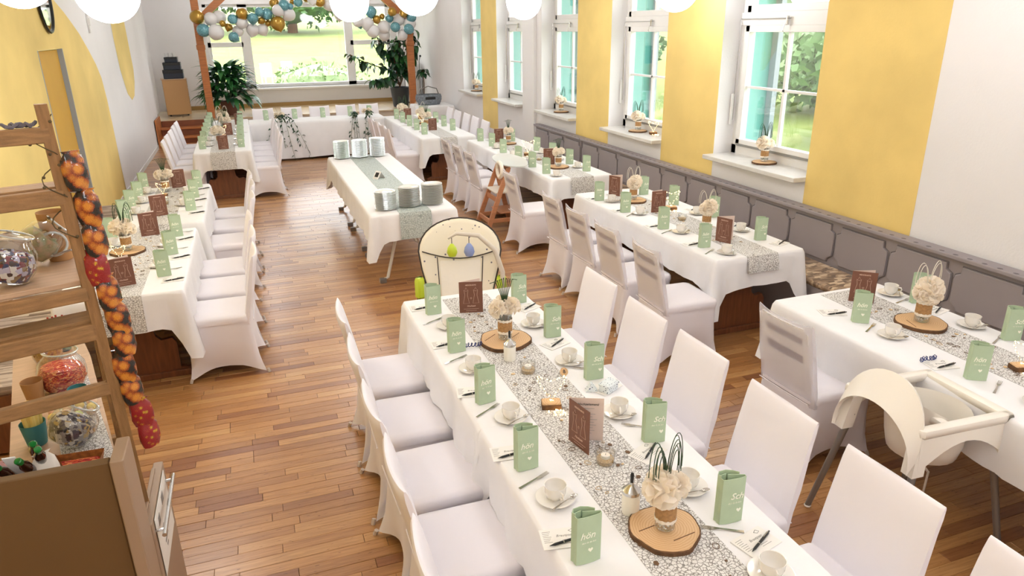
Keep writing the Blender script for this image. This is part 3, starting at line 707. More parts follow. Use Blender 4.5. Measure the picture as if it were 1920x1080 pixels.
def mk_saucer():
    t = G().lathe([(.03, 0), (.045, .003), (.072, .013), (.077, .016), (.074, .0165), (.045, .007), (.028, .006), (.001, .006)], 28).build('saucer', mPorc, None, smooth=True, angle=60)
    return tag(t, 'saucer', 'saucer')
def mk_spoon():
    g = G(); g.loft([[(-.07, -.004, 0), (-.07, .004, 0), (-.07, .004, .0015), (-.07, -.004, .0015)], [(-.02, -.002, .004), (-.02, .002, .004), (-.02, .002, .006), (-.02, -.002, .006)], [(.03, -.002, .003), (.03, .002, .003), (.03, .002, .0048), (.03, -.002, .0048)]])
    g.lathe([(.001, .0), (.007, .001), (.011, .0045), (.010, .0048), (.006, .0022), (.001, .0018)], 12, (.045, 0, 0), sx=1.6)
    return tag(g.build('teaspoon', mSilver, None, smooth=True), 'spoon', 'spoon')
def mk_fork():
    g = G(); g.loft([[(-.085, -.006, 0), (-.085, .006, 0), (-.085, .006, .002), (-.085, -.006, .002)], [(.0, -.003, .005), (.0, .003, .005), (.0, .003, .007), (.0, -.003, .007)], [(.03, -.009, .003), (.03, .009, .003), (.03, .009, .005), (.03, -.009, .005)]])
    for y in (-.0075, -.0025, .0025, .0075): g.loft([[(.028, y-.0015, .003), (.028, y+.0015, .003), (.028, y+.0015, .005), (.028, y-.0015, .005)], [(.068, y-.0008, .007), (.068, y+.0008, .007), (.068, y+.0008, .008), (.068, y-.0008, .008)]])
    return tag(g.build('cake_fork', mSilver), 'fork', 'fork')
def mk_card():
    t = G().bbox(-.075, .075, -.052, .052, 0, .002, .0008).build('note_card', mCard)
    put('lettering', text_mesh('Brautpaar', .016, mPrintGrey, .3), t, (.012, .012, .0022))
    g = G()
    for k in range(7): g.box(-.066, -.066+.03-.004*(k % 3), .036-k*.009, .0375-k*.009, .002, .0024)
    for k in range(3): g.box(.0, .045-.01*k, -.03+k*.009, -.0285+k*.009, .002, .0024)
    g.build('printed_lines', mPrintGrey, t)
    g = G(); g.tube([(.03, .035, .0022), (.045, .042, .0022), (.052, .03, .0022), (.04, .026, .0022), (.03, .035, .0022)], .0008, 4); g.build('drawn_emblem', mPrint, t)
    return tag(t, 'card', 'card')
def mk_pen():
    t = G().lathe([(.0008, 0), (.003, .012), (.0048, .02), (.0048, .085), (.0052, .086), (.0052, .128), (.003, .132), (.003, .14)], 10, T=Matrix.Rotation(PI/2, 4, 'Y')).build('ballpoint_pen', mBlack, None, smooth=True)
    G().box(.09, .128, -.0012, .0012, .0052, .0072).build('clip', mSilver, t); G().lathe([(.0049, 0), (.0049, .004)], 10, T=Matrix.Translation((.052, 0, 0)) @ Matrix.Rotation(PI/2, 4, 'Y')).build('ring', mSilver, t)
    return tag(t, 'pen', 'pen')
pCup, pSau, pSp, pFk, pCd, pPen = [Proto(f()) for f in (mk_cup, mk_saucer, mk_spoon, mk_fork, mk_card, mk_pen)]
rs = random.Random(11)
def cupset(x, y, who, near=True, grp='coffee cups', rz=None, full=True):
    a = rs.uniform(-.6, .6) if rz is None else rz
    pSau((x, y, T), a, 'white saucer under the cup '+who, 'saucers under the coffee cups')
    pCup((x, y, T+.0065), -PI/2+a, 'white coffee cup '+who, grp)
    if full: pSp((x+.052*math.cos(a-1.2), y+.052*math.sin(a-1.2), T+.0155), a+.3, 'teaspoon on the saucer '+who, 'teaspoons on saucers')
def naps(tab, side, pts, pr, rz, grp):
    for i, (x, y) in enumerate(pts): pr((x, y, T), rz+rs.uniform(-.15, .15), 'folded sage green napkin on the %s, %s side, %s from its front' % (tab, side, ORD[i]), grp)
def cards(tab, side, pts, s):
    for i, (x, y) in enumerate(pts):
        a = s+rs.uniform(-.12, .12)
        w = '%s, %s side, %s from its front' % (tab, side, ORD[i])
        pCd((x, y, T), a, 'small printed white card on the '+w, 'note cards'); pPen((x-.06*math.cos(a+.35), y-.035-.03*math.sin(a), T+.0075), a+.25, 'black ballpoint pen on the card, '+w, 'pens on the cards')
def forks(tab, side, pts, rz):
    for i, (x, y) in enumerate(pts): pFk((x, y, T), rz+rs.uniform(-.15, .15), 'small steel cake fork on the %s, %s side, %s from its front' % (tab, side, ORD[i]), 'cake forks')
# long centre table
A = 'centre table'
naps(A, 'aisle', [(.88, 1.72), (.885, 2.29), (.90, 2.87), (.925, 3.47), (.94, 4.06)], nL, .05, 'napkins on the centre table')
naps(A, 'window', [(1.45, 1.72), (1.47, 2.28), (1.49, 2.90), (1.50, 3.46), (1.51, 4.04)], nR, -.1, 'napkins on the centre table')
for i, (x, y) in enumerate(((.91, 2.07), (.955, 2.69), (.94, 3.23), (.97, 3.83))): cupset(x, y, 'on the centre table, aisle side, %s from its front' % ORD[i], rz=.1)
for i, (x, y) in enumerate(((1.41, 1.45), (1.42, 1.95), (1.44, 2.55), (1.45, 3.13), (1.455, 3.67))): cupset(x, y, 'on the centre table, window side, %s from its front' % ORD[i], rz=-.4)
cards(A, 'aisle', [(.845, 1.86), (.85, 2.43), (.86, 3.0), (.88, 3.6), (.89, 4.2)], -.1)
cards(A, 'window', [(1.47, 1.60), (1.40, 2.22), (1.50, 2.80), (1.47, 3.37), (1.53, 3.95)], .35)
forks(A, 'aisle', [(.92, 1.55), (.885, 2.21), (.885, 2.80), (.895, 3.38), (.91, 3.95)], .5)
forks(A, 'window', [(1.39, 1.70), (1.46, 2.42), (1.50, 3.02), (1.50, 3.6)], 2.7)
# middle right table
B_ = 'middle right table'
naps(B_, 'aisle', [(3.34, 4.63), (3.33, 5.24), (3.31, 5.90), (3.30, 6.44)], nL, -.2, 'napkins on the middle right table')
naps(B_, 'bench', [(3.89, 4.63), (3.98, 5.42), (3.90, 5.98), (3.86, 6.5)], nR, -.2, 'napkins on the middle right table')
for i, (x, y) in enumerate(((3.40, 4.43), (3.40, 5.08), (3.40, 5.79), (3.39, 6.35))): cupset(x, y, 'on the middle right table, aisle side, %s from its front' % ORD[i])
for i, (x, y) in enumerate(((3.91, 4.93), (3.90, 5.58), (3.88, 6.2))): cupset(x, y, 'on the middle right table, bench side, %s from its front' % ORD[i])
cards(B_, 'aisle', [(3.29, 4.75), (3.29, 5.36), (3.29, 6.0), (3.29, 6.55)], -.1); cards(B_, 'bench', [(3.97, 4.50), (3.98, 5.1), (3.97, 5.75), (3.95, 6.3)], .2)
forks(B_, 'aisle', [(3.31, 4.52), (3.31, 5.15), (3.31, 5.8)], .4)
# front right table
naps('front right table', 'aisle', [(3.27, 2.19), (3.30, 2.97)], nL, -.5, 'napkins on the front right table')
naps('front right table', 'bench', [(3.89, 2.46), (3.89, 3.08)], nR, -.4, 'napkins on the front right table')
for i, (x, y) in enumerate(((3.32, 1.9), (3.31, 2.75))): cupset(x, y, 'on the front right table, aisle side, %s from its front' % ORD[i])
for i, (x, y) in enumerate(((3.86, 2.69), (3.85, 3.27))): cupset(x, y, 'on the front right table, bench side, %s from its front' % ORD[i])
cards('front right table', 'aisle', [(3.25, 2.38), (3.26, 3.16)], -.25); cards('front right table', 'bench', [(3.88, 2.95)], .3)
forks('front right table', 'aisle', [(3.30, 2.10), (3.30, 2.89)], .6); forks('front right table', 'bench', [(3.83, 2.5), (3.84, 3.15)], .3)
# rear right table
C_ = 'rear right table'
naps(C_, 'aisle', [(3.35, 7.98), (3.35, 8.45), (3.35, 8.96), (3.38, 9.66), (3.42, 10.3), (3.42, 10.87)], nL, -.2, 'napkins on the rear right table')
naps(C_, 'bench', [(3.87, 7.93), (3.88, 8.46), (3.89, 9.05), (3.89, 9.63), (3.88, 10.66)], nR, -.2, 'napkins on the rear right table')
for i, (x, y) in enumerate(((3.40, 7.8), (3.40, 8.7), (3.42, 9.4), (3.42, 10.1))): cupset(x, y, 'on the rear right table, aisle side, %s from its front' % ORD[i], full=False)
for i, (x, y) in enumerate(((3.87, 8.2), (3.87, 8.8), (3.87, 9.4))): cupset(x, y, 'on the rear right table, bench side, %s from its front' % ORD[i], full=False)
# left tables
naps('front left table', 'aisle', [(-.74, 5.53), (-.73, 6.10), (-.73, 6.67)], nL, .25, 'napkins on the front left table')
naps('front left table', 'wall', [(-1.28, 5.7), (-1.27, 6.22), (-1.26, 6.76)], nR, .3, 'napkins on the front left table')
naps('second left table', 'aisle', [(-.67, 7.67), (-.67, 8.29), (-.66, 8.87)], nL, .25, 'napkins on the second left table')
naps('second left table', 'wall', [(-1.25, 7.5), (-1.25, 7.97), (-1.23, 8.42), (-1.23, 8.95)], nR, .3, 'napkins on the second left table')
for tb, ys, x in (('front left table', (5.45, 6.0, 6.55), -1.22), ('second left table', (7.75, 8.25, 8.75), -1.18)):
    for i, y in enumerate(ys): cupset(x, y, 'on the %s, wall side, %s from its front' % (tb, ORD[i]), full=False)
for tb, ys, x in (('front left table', (5.8, 6.4), -.80), ('second left table', (7.95, 8.6), -.76)):
    for i, y in enumerate(ys): cupset(x, y, 'on the %s, aisle side, %s from its front' % (tb, ORD[i]), full=False)
cards('front left table', 'aisle', [(-.68, 5.42), (-.67, 6.0), (-.67, 6.56)], .1); cards('second left table', 'aisle', [(-.62, 7.55), (-.62, 8.15), (-.61, 8.75)], .1)
forks('front left table', 'aisle', [(-.70, 5.68), (-.69, 6.25), (-.68, 6.8)], .1); forks('second left table', 'aisle', [(-.64, 7.8), (-.64, 8.4)], .1)
# rear rows
naps('rear left row', 'aisle', [(-.17, 11.86+.6*i) for i in range(7)], nL, .1, 'napkins on the rear left row')
naps('rear left row', 'wall', [(-.73, 11.9+.6*i) for i in range(7)], nR, .1, 'napkins on the rear left row')
naps('rear right row', 'aisle', [(2.78, 12.0+.6*i) for i in range(5)], nL, -.1, 'napkins on the rear right row')
naps('rear right row', 'window', [(3.36, 12.3+.6*i) for i in range(5)], nR, -.1, 'napkins on the rear right row')
for i in range(4):
    cupset(-.22, 12.15+.62*i, 'on the rear left row, aisle side, %s from its front' % ORD[i], full=False)
    cupset(2.82, 12.3+.62*i, 'on the rear right row, aisle side, %s from its front' % ORD[i], full=False)
    cupset(-.66, 12.2+.62*i, 'on the rear left row, wall side, %s from its front' % ORD[i], full=False)
for i, x in enumerate((.32, .88, 1.44, 2.0, 2.4)): (nR)((x, 15.38, T), .1, 'folded sage napkin on the head table, %s from the left' % ORD[i], 'napkins on the head table')

# menu cards
def menu(openw):
    t = G().bbox(-.074, .074, -.0012, 0, 0, .208, .0004).build('menu_card', mMenu)
    g = G()
    for u in (-1, 1):   # two hanging garments in line drawing
        cx = u*.03
        g.tube([(cx-.006, -.002, .158), (cx, -.002, .172), (cx+.006, -.002, .158)], .0007, 4)
        g.tube([(cx-.013, -.002, .155), (cx-.008, -.002, .12), (cx-.019, -.002, .065), (cx+.019, -.002, .065), (cx+.008, -.002, .12), (cx+.013, -.002, .155), (cx, -.002, .146)], .0009, 4, True)
    g.tube([(0, -.002, .092), (.006, -.002, .100), (.003, -.002, .105), (0, -.002, .101), (-.003, -.002, .105), (-.006, -.002, .100)], .001, 4, True)
    g.build('line_drawing', mMenuInk, t)
    put('lettering', text_mesh('MENÜKARTE', .0115, mMenuInk, 0, .0003), t, (0, -.0018, .186), RX)
    put('lettering', text_mesh('Hochzeit', .0145, mMenuInk, .3, .0003), t, (0, -.0018, .046), RX)
    g = G()
    for k, w in enumerate((.048, .034)): g.box(-w, w, -.0018, -.0012, .026-k*.012, .0275-k*.012)
    g.build('printed_rule', mMenuInk, t)
    a = math.radians(openw); Tm = Matrix.Translation((-.074, 0, 0)) @ Matrix.Rotation(a, 4, 'Z')
    pg = G().bbox(0, .148, 0, .0012, 0, .208, .0004, T=Tm).build('inner_page', mBlush, t)
    Tp = Tm @ Matrix.Translation((.08, -.0006, .178)) @ Matrix.Rotation(PI/2, 4, 'X')
    o = put('lettering', text_mesh('Hochzeitsmenü', .0145, mPrint, .3, .0002), t); o.matrix_local = Tp
    g = G()
    for k, w in enumerate((.03, 0, .036, .022, .045, .03, .04, .025, .034, .02)):
        if w: g.box(.08-w, .08+w*.9, -.0009, -.0003, .158-k*.0135, .1592-k*.0135, T=Tm)
    g.build('printed_menu_lines', mPrintGrey, t)
    return tag(t, 'menu', 'menu card')
mS = Proto(menu(24)); mW = Proto(menu(54))
for pr, x, y, rz, lb in ((mW, 1.145, 2.36, -1.38, 'wide open brown menu card showing its blush page, on the centre table'), (mS, 1.165, 4.0, -.25, 'brown menu card standing by the napkins at the far end of the centre table'),
        (mW, 3.56, 4.70, -1.22, 'open brown menu card nearest on the middle right table'), (mS, 3.60, 5.79, -.1, 'brown menu card behind the heart lights on the middle right table'), (mW, 3.55, 6.60, -1.15, 'brown menu card at the far end of the middle right table'),
        (mS, 3.56, 3.23, -.75, 'brown menu card at the far end of the front right table'), (mS, 3.62, 8.55, -.3, 'brown menu card beside the vase on the rear right table'), (mS, 3.65, 10.65, -.2, 'brown menu card at the far end of the rear right table'),
        (mS, -.99, 5.40, .25, 'brown menu card nearest on the front left table'), (mS, -.96, 6.80, .2, 'brown menu card at the far end of the front left table'), (mS, -.95, 7.55, .25, 'brown menu card nearest on the second left table'), (mS, -.87, 8.95, .2, 'brown menu card at the far end of the second left table'),
        (mS, -.43, 11.75, .1, 'brown menu card at the front of the rear left row'), (mS, -.38, 13.4, .1, 'brown menu card in the middle of the rear left row'), (mS, -.2, 14.9, .1, 'brown menu card at the left end of the head table corner'),
        (mS, 3.03, 12.45, -.1, 'brown menu card at the front of the rear right row'), (mS, 2.98, 14.3, -.1, 'brown menu card at the back of the rear right row')):
    pr((x, y, T), rz, lb, 'menu cards')
# log slices, vases, bouquets
def mk_slice():
    n = 40; rr = random.Random(5); pr = [(.150*(1+.035*math.sin(3*i*2*PI/n+1)+.02*math.sin(7*i*2*PI/n)+rr.uniform(-.008, .008))) for i in range(n)]
    def rg(k, z): return [(pr[i]*k*math.cos(2*PI*i/n), pr[i]*k*math.sin(2*PI*i/n), z) for i in range(n)]
    t = G().loft([rg(.93, .001), rg(.965, .003), rg(.965, .021), rg(.93, .0235), rg(.3, .0235)]).build('wood_slice', mLogFace, None, smooth=True, angle=40)
    G().loft([rg(.966, .0), rg(1, .002), rg(1, .02), rg(.966, .023)], False, False).build('bark_rim', mBark, t)
    G().box(-.11, -.03, .028, .032, .0232, .0242).build('drying_crack', mBark, t); G().box(-.02, .09, -.085, -.081, .0232, .0242).build('drying_crack', mBark, t)
    return tag(t, 'slice', 'wood slice')
def logmat():
    M_ = mat('wood_slice_rings', '#d3a876', .6); nt = M_.node_tree; p = nt.nodes['Principled BSDF']
    tc = nn(nt, 'ShaderNodeTexCoord'); wv = nn(nt, 'ShaderNodeTexWave', wave_type='RINGS', rings_direction='Z'); wv.inputs['Scale'].default_value = 28; wv.inputs['Distortion'].default_value = 4; wv.inputs['Detail'].default_value = 3
    cr = nn(nt, 'ShaderNodeValToRGB'); cr.color_ramp.elements[0].color = lin('#cda375'); cr.color_ramp.elements[1].color = lin('#dab58a')
    nt.links.new(tc.outputs['Object'], wv.inputs['Vector']); nt.links.new(wv.outputs[0], cr.inputs[0]); nt.links.new(cr.outputs[0], p.inputs['Base Color']); return M_
mLogFace = logmat()
def mk_vase():
    t = G().lathe([(.032, 0), (.037, .004), (.038, .02), (.038, .13), (.040, .148), (.0385, .148), (.0365, .13), (.0365, .008), (.03, .006)], 24, cap0=True, cap1=False).build('glass_vase', mGlass, None, smooth=True)
    G().lathe([(.0392, .045), (.0396, .05), (.0396, .112), (.0392, .116)], 24, cap0=False, cap1=False).build('burlap_band', mBurlap, t, smooth=True)
    for z in (.044, .112):
        n = 36; G().loft([[((.0405+.001*(i % 2))*math.cos(2*PI*i/n), (.0405+.001*(i % 2))*math.sin(2*PI*i/n), z+h+(-.003 if (i % 3 == 0) else 0)*s) for i in range(n)] for h, s in ((-.006, 1), (0, 0), (.006, -1))], False, False).build('lace_trim', mLace, t)
    g = G(); rr = random.Random(2)
    for _ in range(90):
        a = rr.uniform(0, 2*PI); r_ = .033*math.sqrt(rr.random()); g.ball((r_*math.cos(a), r_*math.sin(a), .012+rr.random()*.026), .0042, 6, 4)
    g.build('glass_beads', mPearl, t, smooth=True, kind='stuff')
    return tag(t, 'vase', 'vase')
def blossom(rad, seed, scale=1.):
    rr = random.Random(seed); g = G(); N_ = 58
    for k in range(N_):
        ph = math.acos(1-1.75*(k+.5)/N_); a = k*2.39996+rr.uniform(-.2, .2); d = Vector((math.sin(ph)*math.cos(a), math.sin(ph)*math.sin(a), math.cos(ph)))
        e1 = d.cross(Vector((rr.gauss(0, 1), rr.gauss(0, 1), rr.gauss(0, 1)))).normalized(); e2 = d.cross(e1); w = rad*rr.uniform(.30, .42); vs = []
        c0 = Vector((0, 0, rad*.15))
        for i in range(4):
            u = i/3
            for j in range(4):
                q = -1+2*j/3; rr_ = rad*(.42+.50*u+.05*rr.uniform(-1, 1)*u-.10*q*q*u)
                bend = rad*.16*u*u; vs.append(c0+d*rr_+e1*w*q*(.55+.75*u-.35*u*u)+e2*(bend+rad*.06*math.sin(q*4+k)*u))
        g.add(vs, [(r*4+c, r*4+c+1, r*4+c+5, r*4+c+4) for r in range(3) for c in range(3)])
    g.ball((0, 0, rad*.15), rad*.55, 12, 8)
    return g.mesh('blossom', mPetal, True, 180)
bmA, bmB = blossom(.078, 1), blossom(.060, 2)
def mk_bouquet(kind):
    t = thing('flower_bouquet', 'bouquet', 'flowers'); rr = random.Random(4)
    sp = {0: [(-.03, -.01, .20, 0), (.045, .0, .185, 1), (.0, .035, .215, 1)], 1: [(-.035, -.01, .20, 1), (.04, .0, .20, 1), (0, .03, .21, 1)], 2: [(-.025, -.005, .19, 1), (.035, .01, .195, 0), (.0, -.03, .18, 1)]}[kind]
    for x, y, z, k in sp:
        put('blossom', (bmA, bmB)[k], t, (x, y, z-.03), (rr.uniform(-.3, .3)-.25, x*6, rr.uniform(0, 6)))
        G().tube([(x*.3, y*.3, .01), (x*.5, y*.5, .1), (x*.9, y*.9, z-.01)], .0022, 5).build('stem', mStem, t)
    # looped grass blades forming a loose heart
    def loops(s, n, m, r_):
        for k in range(n):
            w = (.085 if kind == 2 else .05)+.007*k; h = .14+.012*k; pts = []
            for i in range(13):
                q = i/12; ang = PI*q
                pts.append((s*(.008+w*(1-math.cos(ang))*.55*(1-.25*q)), .01*math.sin(k*2.)*q+.004*k, .19+h*math.sin(ang*.93)*(1-.12*q)))
            G().tube(pts, r_, 5).build('grass_loop', m, t, smooth=True)
    if kind == 0: loops(-1, 5, mGrass, .0019); loops(1, 6, mGrass, .0017); 
    if kind == 1:
        for k in range(9):
            a = -.5+k*.12; G().tube([(0, 0, .17), (a*.05, 0, .27), (a*.10, .0, .35-.03*abs(a)), (a*.16, .005, .34-.03*abs(a))], .0022, 4).build('grass_loop', mGrass, t)
    if kind == 2: loops(-1, 2, mWire, .0019); loops(1, 2, mWire, .0019); loops(1, 2, mGrass, .0014)
    return t
pSl, pV = Proto(mk_slice()), Proto(mk_vase()); pB = [Proto(mk_bouquet(i)) for i in range(3)]
def centre(x, y, kind, wh, rz=0., z=T, slice_=True, sc=1., vs=1.):
    if slice_: pSl((x, y, z), rs.uniform(0, 6), 'round bark-edged wood slice under the vase '+wh, 'wood slices under the vases', sc); z += .0242
    pV((x, y, z), rz, 'glass vase with burlap and lace band '+wh, 'banded glass vases', vs)
    pB[kind]((x, y, z+.001), rz, 'cream peony bouquet with looped grass '+wh, 'cream bouquets', vs)
centre(1.20, 1.76, 0, 'at the front of the centre table', .2, sc=.85, vs=.95); centre(1.215, 3.50, 1, 'at the back of the centre table', 0, sc=.98, vs=1.05)
centre(3.72, 5.17, 2, 'at the front of the middle right table', 0, slice_=False); centre(3.60, 6.28, 2, 'at the back of the middle right table', .2, sc=.9)
centre(3.61, 2.82, 2, 'on the front right table', 0, sc=.95, vs=1.1); centre(3.64, 8.29, 1, 'at the front of the rear right table', .2, sc=.9); centre(3.72, 10.4, 1, 'at the back of the rear right table', .3, sc=.8)
centre(-1.08, 6.3, 0, 'on the front left table', -.4, sc=.9, vs=1.05); centre(-.99, 8.75, 1, 'on the second left table', 0, slice_=False, vs=1.1)
for i, (x, y) in enumerate(((-.5, 12.4), (-.42, 13.9), (-.48, 14.7))): centre(x, y, i % 3, 'on the rear left row, %s from its front' % ORD[i], 0, slice_=False, vs=1.15)
for i, (x, y) in enumerate(((3.05, 13.0), (3.1, 13.7), (2.95, 14.6))): centre(x, y, (i+1) % 3, 'on the rear right row, %s from its front' % ORD[i], 0, slice_=False, vs=1.15)
for k, (x0, wh) in enumerate((((at(1430, 300, 5.76).x, 5.78), 'on the nearest window sill'), ((4.75, 8.3), 'on the second window sill'), ((4.75, 10.8), 'on the third window sill'), ((4.75, 15.4), 'on the farthest window sill'))):
    xx, yy = (4.78, x0[1]); centre(xx, yy, 0, wh, 0, z=WZ0+.001, sc=.8)
# milk dispensers, candles, fairy lights, gifts
def mk_disp():
    t = G().lathe([(.028, 0), (.032, .003), (.033, .02), (.033, .095), (.029, .105)], 20).build('milk_dispenser', mMilk, None, smooth=True)
    G().lathe([(.034, .088), (.034, .1), (.012, .122), (.009, .128), (.009, .135)], 20).build('metal_lid', mChrome, t, smooth=True)
    G().lathe([(.006, .13), (.0065, .15), (.007, .162), (.005, .172), (.001, .174)], 10).build('spout_cap', mBlack, t, smooth=True); return tag(t, 'd', 'dispenser')
pD = Proto(mk_disp())
pD((1.14, 1.90, T), 0, 'milk dispenser with steel cone lid beside the front vase'); pD((1.16, 3.27, T), 0, 'milk dispenser in front of the rear wood slice, centre table'); pD((3.72, 7.0-.5, T), 0, 'cream dispenser at the far end of the middle right table')
def mk_can():
    t = G().lathe([(.034, 0), (.038, .003), (.041, .05), (.042, .056), (.040, .056), (.037, .006)], 22, cap1=False).build('candle_glass', mGlass, None, smooth=True)
    G().lathe([(.001, .003), (.035, .003), (.0375, .02), (.02, .024), (.001, .025)], 16).build('gold_sand', mSand, t, smooth=True)
    tl = G().lathe([(.018, .024), (.019, .026), (.019, .038), (.017, .038), (.001, .036)], 16).build('tealight', mWax, t, smooth=True)
    G().tube([(0, 0, .036), (.001, 0, .043)], .0008, 4).build('wick', mBlack, tl); return tag(t, 'c', 'candle')
pK = Proto(mk_can())
for x, y, lb in ((1.20, 2.22, 'tealight in a sand filled glass, front of the centre table'), (1.20, 3.10, 'tealight in a sand filled glass, back of the centre table'), (3.65, 5.45, 'sand filled tealight glass on the middle right table'),
        (3.62, 8.9, 'sand filled tealight glass on the rear right table'), (-1.05, 5.95, 'sand filled tealight glass on the front left table'), (-.95, 8.1, 'sand filled tealight glass on the second left table')): pK((x, y, T), 0, lb, 'tealight glasses')
def mk_light():
    t = G().bbox(-.045, .045, -.03, .03, 0, .035, .006).build('fairy_light_heart', mLogFace)
    G().box(-.046, .046, -.031, .031, .002, .028).build('bark_rim', mBark, t)
    P_ = []
    for s in (-1, 1):
        pts = [(s*.005, 0, .035)] + [(s*(.002+.085*math.sin(PI*q/12)*(.45+.55*q/12)), 0, .04+.15*(q/12)+.028*math.sin(PI*q/12)-.05*max(0, (q-8)/4)) for q in range(13)]
        G().tube(pts, .0014, 4).build('wire_loop', mWire, t); P_ += pts
    g = G()
    for i, p in enumerate(P_): g.ball((p[0]+.003*(-1)**i, p[1], p[2]), .0030, 6, 4)
    for i in range(14): g.ball((rs.uniform(-.07, .07), rs.uniform(-.08, -.03), .004), .0034, 6, 4)
    g.build('fairy_bulbs', mBulb, t, kind='stuff'); return tag(t, 'l', 'light')
pL = Proto(mk_light())
for x, y, lb, sc in ((1.17, 2.72, 'wire heart with lit fairy bulbs on a wood block, centre table', 1.), (3.76, 5.82, 'lit wire heart standing behind the candle, middle right table', 1.15), (3.58, 2.19, 'lit fairy light piece at the right edge, front right table', 1.),
        (3.62, 9.3, 'lit wire heart on the rear right table', 1.3), (-1.1, 6.05, 'lit fairy light piece by the vase, front left table', .8), (-1.0, 8.5, 'lit fairy light piece on the second left table', .9), (-.47, 13.2, 'lit fairy lights on the rear left row', 1.2), (3.05, 13.35, 'lit fairy lights on the rear right row', 1.2)):
    pL((x, y, T), -.3, lb, 'fairy light hearts', sc)
tag(pL((4.83, 8.0, WZ0+.001), -.3, 'lit wire heart on the second window sill', 'fairy light hearts', 1.), 'lit wire heart on the second window sill', 'light', 'fairy light hearts')
def spotmat():
    M_ = mat('dotted_gift_paper', '#dfe6ea', .6); nt = M_.node_tree; p = nt.nodes['Principled BSDF']; tc = nn(nt, 'ShaderNodeTexCoord'); v = nn(nt, 'ShaderNodeTexVoronoi'); v.inputs['Scale'].default_value = 95
    cr = nn(nt, 'ShaderNodeValToRGB'); cr.color_ramp.interpolation = 'CONSTANT'; cr.color_ramp.elements[0].color = lin('#3a4a66'); cr.color_ramp.elements[1].color = lin('#e0e7ea'); cr.color_ramp.elements[1].position = .27
    nt.links.new(tc.outputs['Object'], v.inputs['Vector']); nt.links.new(v.outputs['Distance'], cr.inputs[0]); nt.links.new(cr.outputs[0], p.inputs['Base Color']); return M_
mGift = spotmat(); mBow = mat('navy_ribbon', '#22306e', .35)
t = thing('gift_box', 'small dotted paper gift box behind the open menu card', 'gift', (1.50, 2.77, T), .5); G().bbox(-.045, .045, -.03, .03, 0, .042, .006).build('box_body', mGift, t); G().bbox(-.048, .048, -.033, .033, .034, .046, .004).build('lid', mGift, t)
t = thing('gift_box', 'folded dotted paper treat cone beside the small gift box', 'gift', (1.42, 2.80, T), -.3); G().loft([[(-.03, -.02, 0), (.03, -.02, 0), (.03, .02, 0), (-.03, .02, 0)], [(-.004, -.02, .038), (.004, -.02, .038), (.004, .02, .038), (-.004, .02, .038)]]).build('paper_cone', mGift, t)
def curl(x, y, lb, sc=1.):
    g = G(); pts = []
    for i in range(40):
        k = i/39; pts.append((-.06+.12*k+.008*math.cos(i*1.1), .012*math.sin(k*6)+.008*math.sin(i*1.1), .012+.009*math.sin(i*1.1+1)))
    g.tube(pts, .0028, 4); return tag(g.build('curled_ribbon', mBow, None, smooth=True, loc=(x, y, T+.004), rot=.2), lb, 'ribbon')
curl(3.23, 2.44, 'curly navy ribbon on the card beside the white highchair'); curl(1.02, 3.50, 'curly navy ribbon by the second rear napkin, centre table')
G().lathe([(.02, 0), (.035, .012), (.045, .035), (.043, .035), (.032, .015), (.001, .006)], 16, c=(0, 0, 0))
b = G().lathe([(.03, 0), (.05, .018), (.06, .045), (.057, .045), (.045, .02), (.001, .008)], 20).build('small_bowl', mat('slate_blue_glaze', '#7d8fa8', .3), None, smooth=True, loc=(3.38, 8.68, T)); tag(b, 'slate blue bowl among the napkins of the rear right table', 'bowl')
# scattered wooden letters and confetti, loose on the runners
mConf = mat('brown_wood_confetti', '#6f5238', .7); mConfL = mat('pale_wood_confetti', '#d7b88d', .7)
def confetti(lb, x0, x1, y0, y1, n, seed):
    rr = random.Random(seed); g = G()
    for _ in range(n):
        x, y = rr.uniform(x0, x1), rr.uniform(y0, y1); g.cur = 0 if rr.random() < .6 else 1
        Tm = Matrix.Translation((x, y, T+.0035)) @ Matrix.Rotation(rr.uniform(0, 6), 4, 'Z'); r_ = rr.uniform(.006, .013)
        g.tube([Tm @ Vector((r_*math.cos(a)*1.4, r_*math.sin(a), 0)) for a in (0, 1.05, 2.1, 3.14, 4.2, 5.2)], .0013, 4, True) if rr.random() < .5 else g.prism([(r_*math.cos(a), r_*.8*math.sin(a)) for a in (0, 1, 2, 3, 4, 5)], -.001, .001, T=Tm)
    tag(g.build('wooden_confetti', [mConf, mConfL], kind='stuff'), lb, 'confetti')
for i, (lb, a) in enumerate((('scattered wooden confetti letters on the centre table runner', (1.08, 1.33, 1.2, 4.1, 110)), ('scattered wooden confetti on the front right runner', (3.44, 3.72, 1.8, 3.3, 60)), ('scattered wooden confetti on the middle right runner', (3.5, 3.79, 4.6, 6.6, 50)), ('scattered confetti on the front left runner', (-1.15, -.87, 5.5, 6.8, 40)), ('scattered confetti on the second left runner', (-1.09, -.81, 7.4, 8.9, 30)), ('scattered confetti on the rear right runner', (3.53, 3.81, 7.9, 10.8, 50)))): confetti(lb, *a, i)
t = G().lathe([(.021, 0), (.022, .001), (.022, .004), (.021, .005)], 20, T=Matrix.Rotation(1.0, 4, 'X')).build('number_disc', mLogFace, None, loc=(1.36, 3.0, T+.019)); put('lettering', text_mesh('8', .026, mPrint, 0, .0005), t, (0, -.0045, .003), (1.0, 0, 0)); tag(t, 'round wooden table number disc reading 8', 'sign')
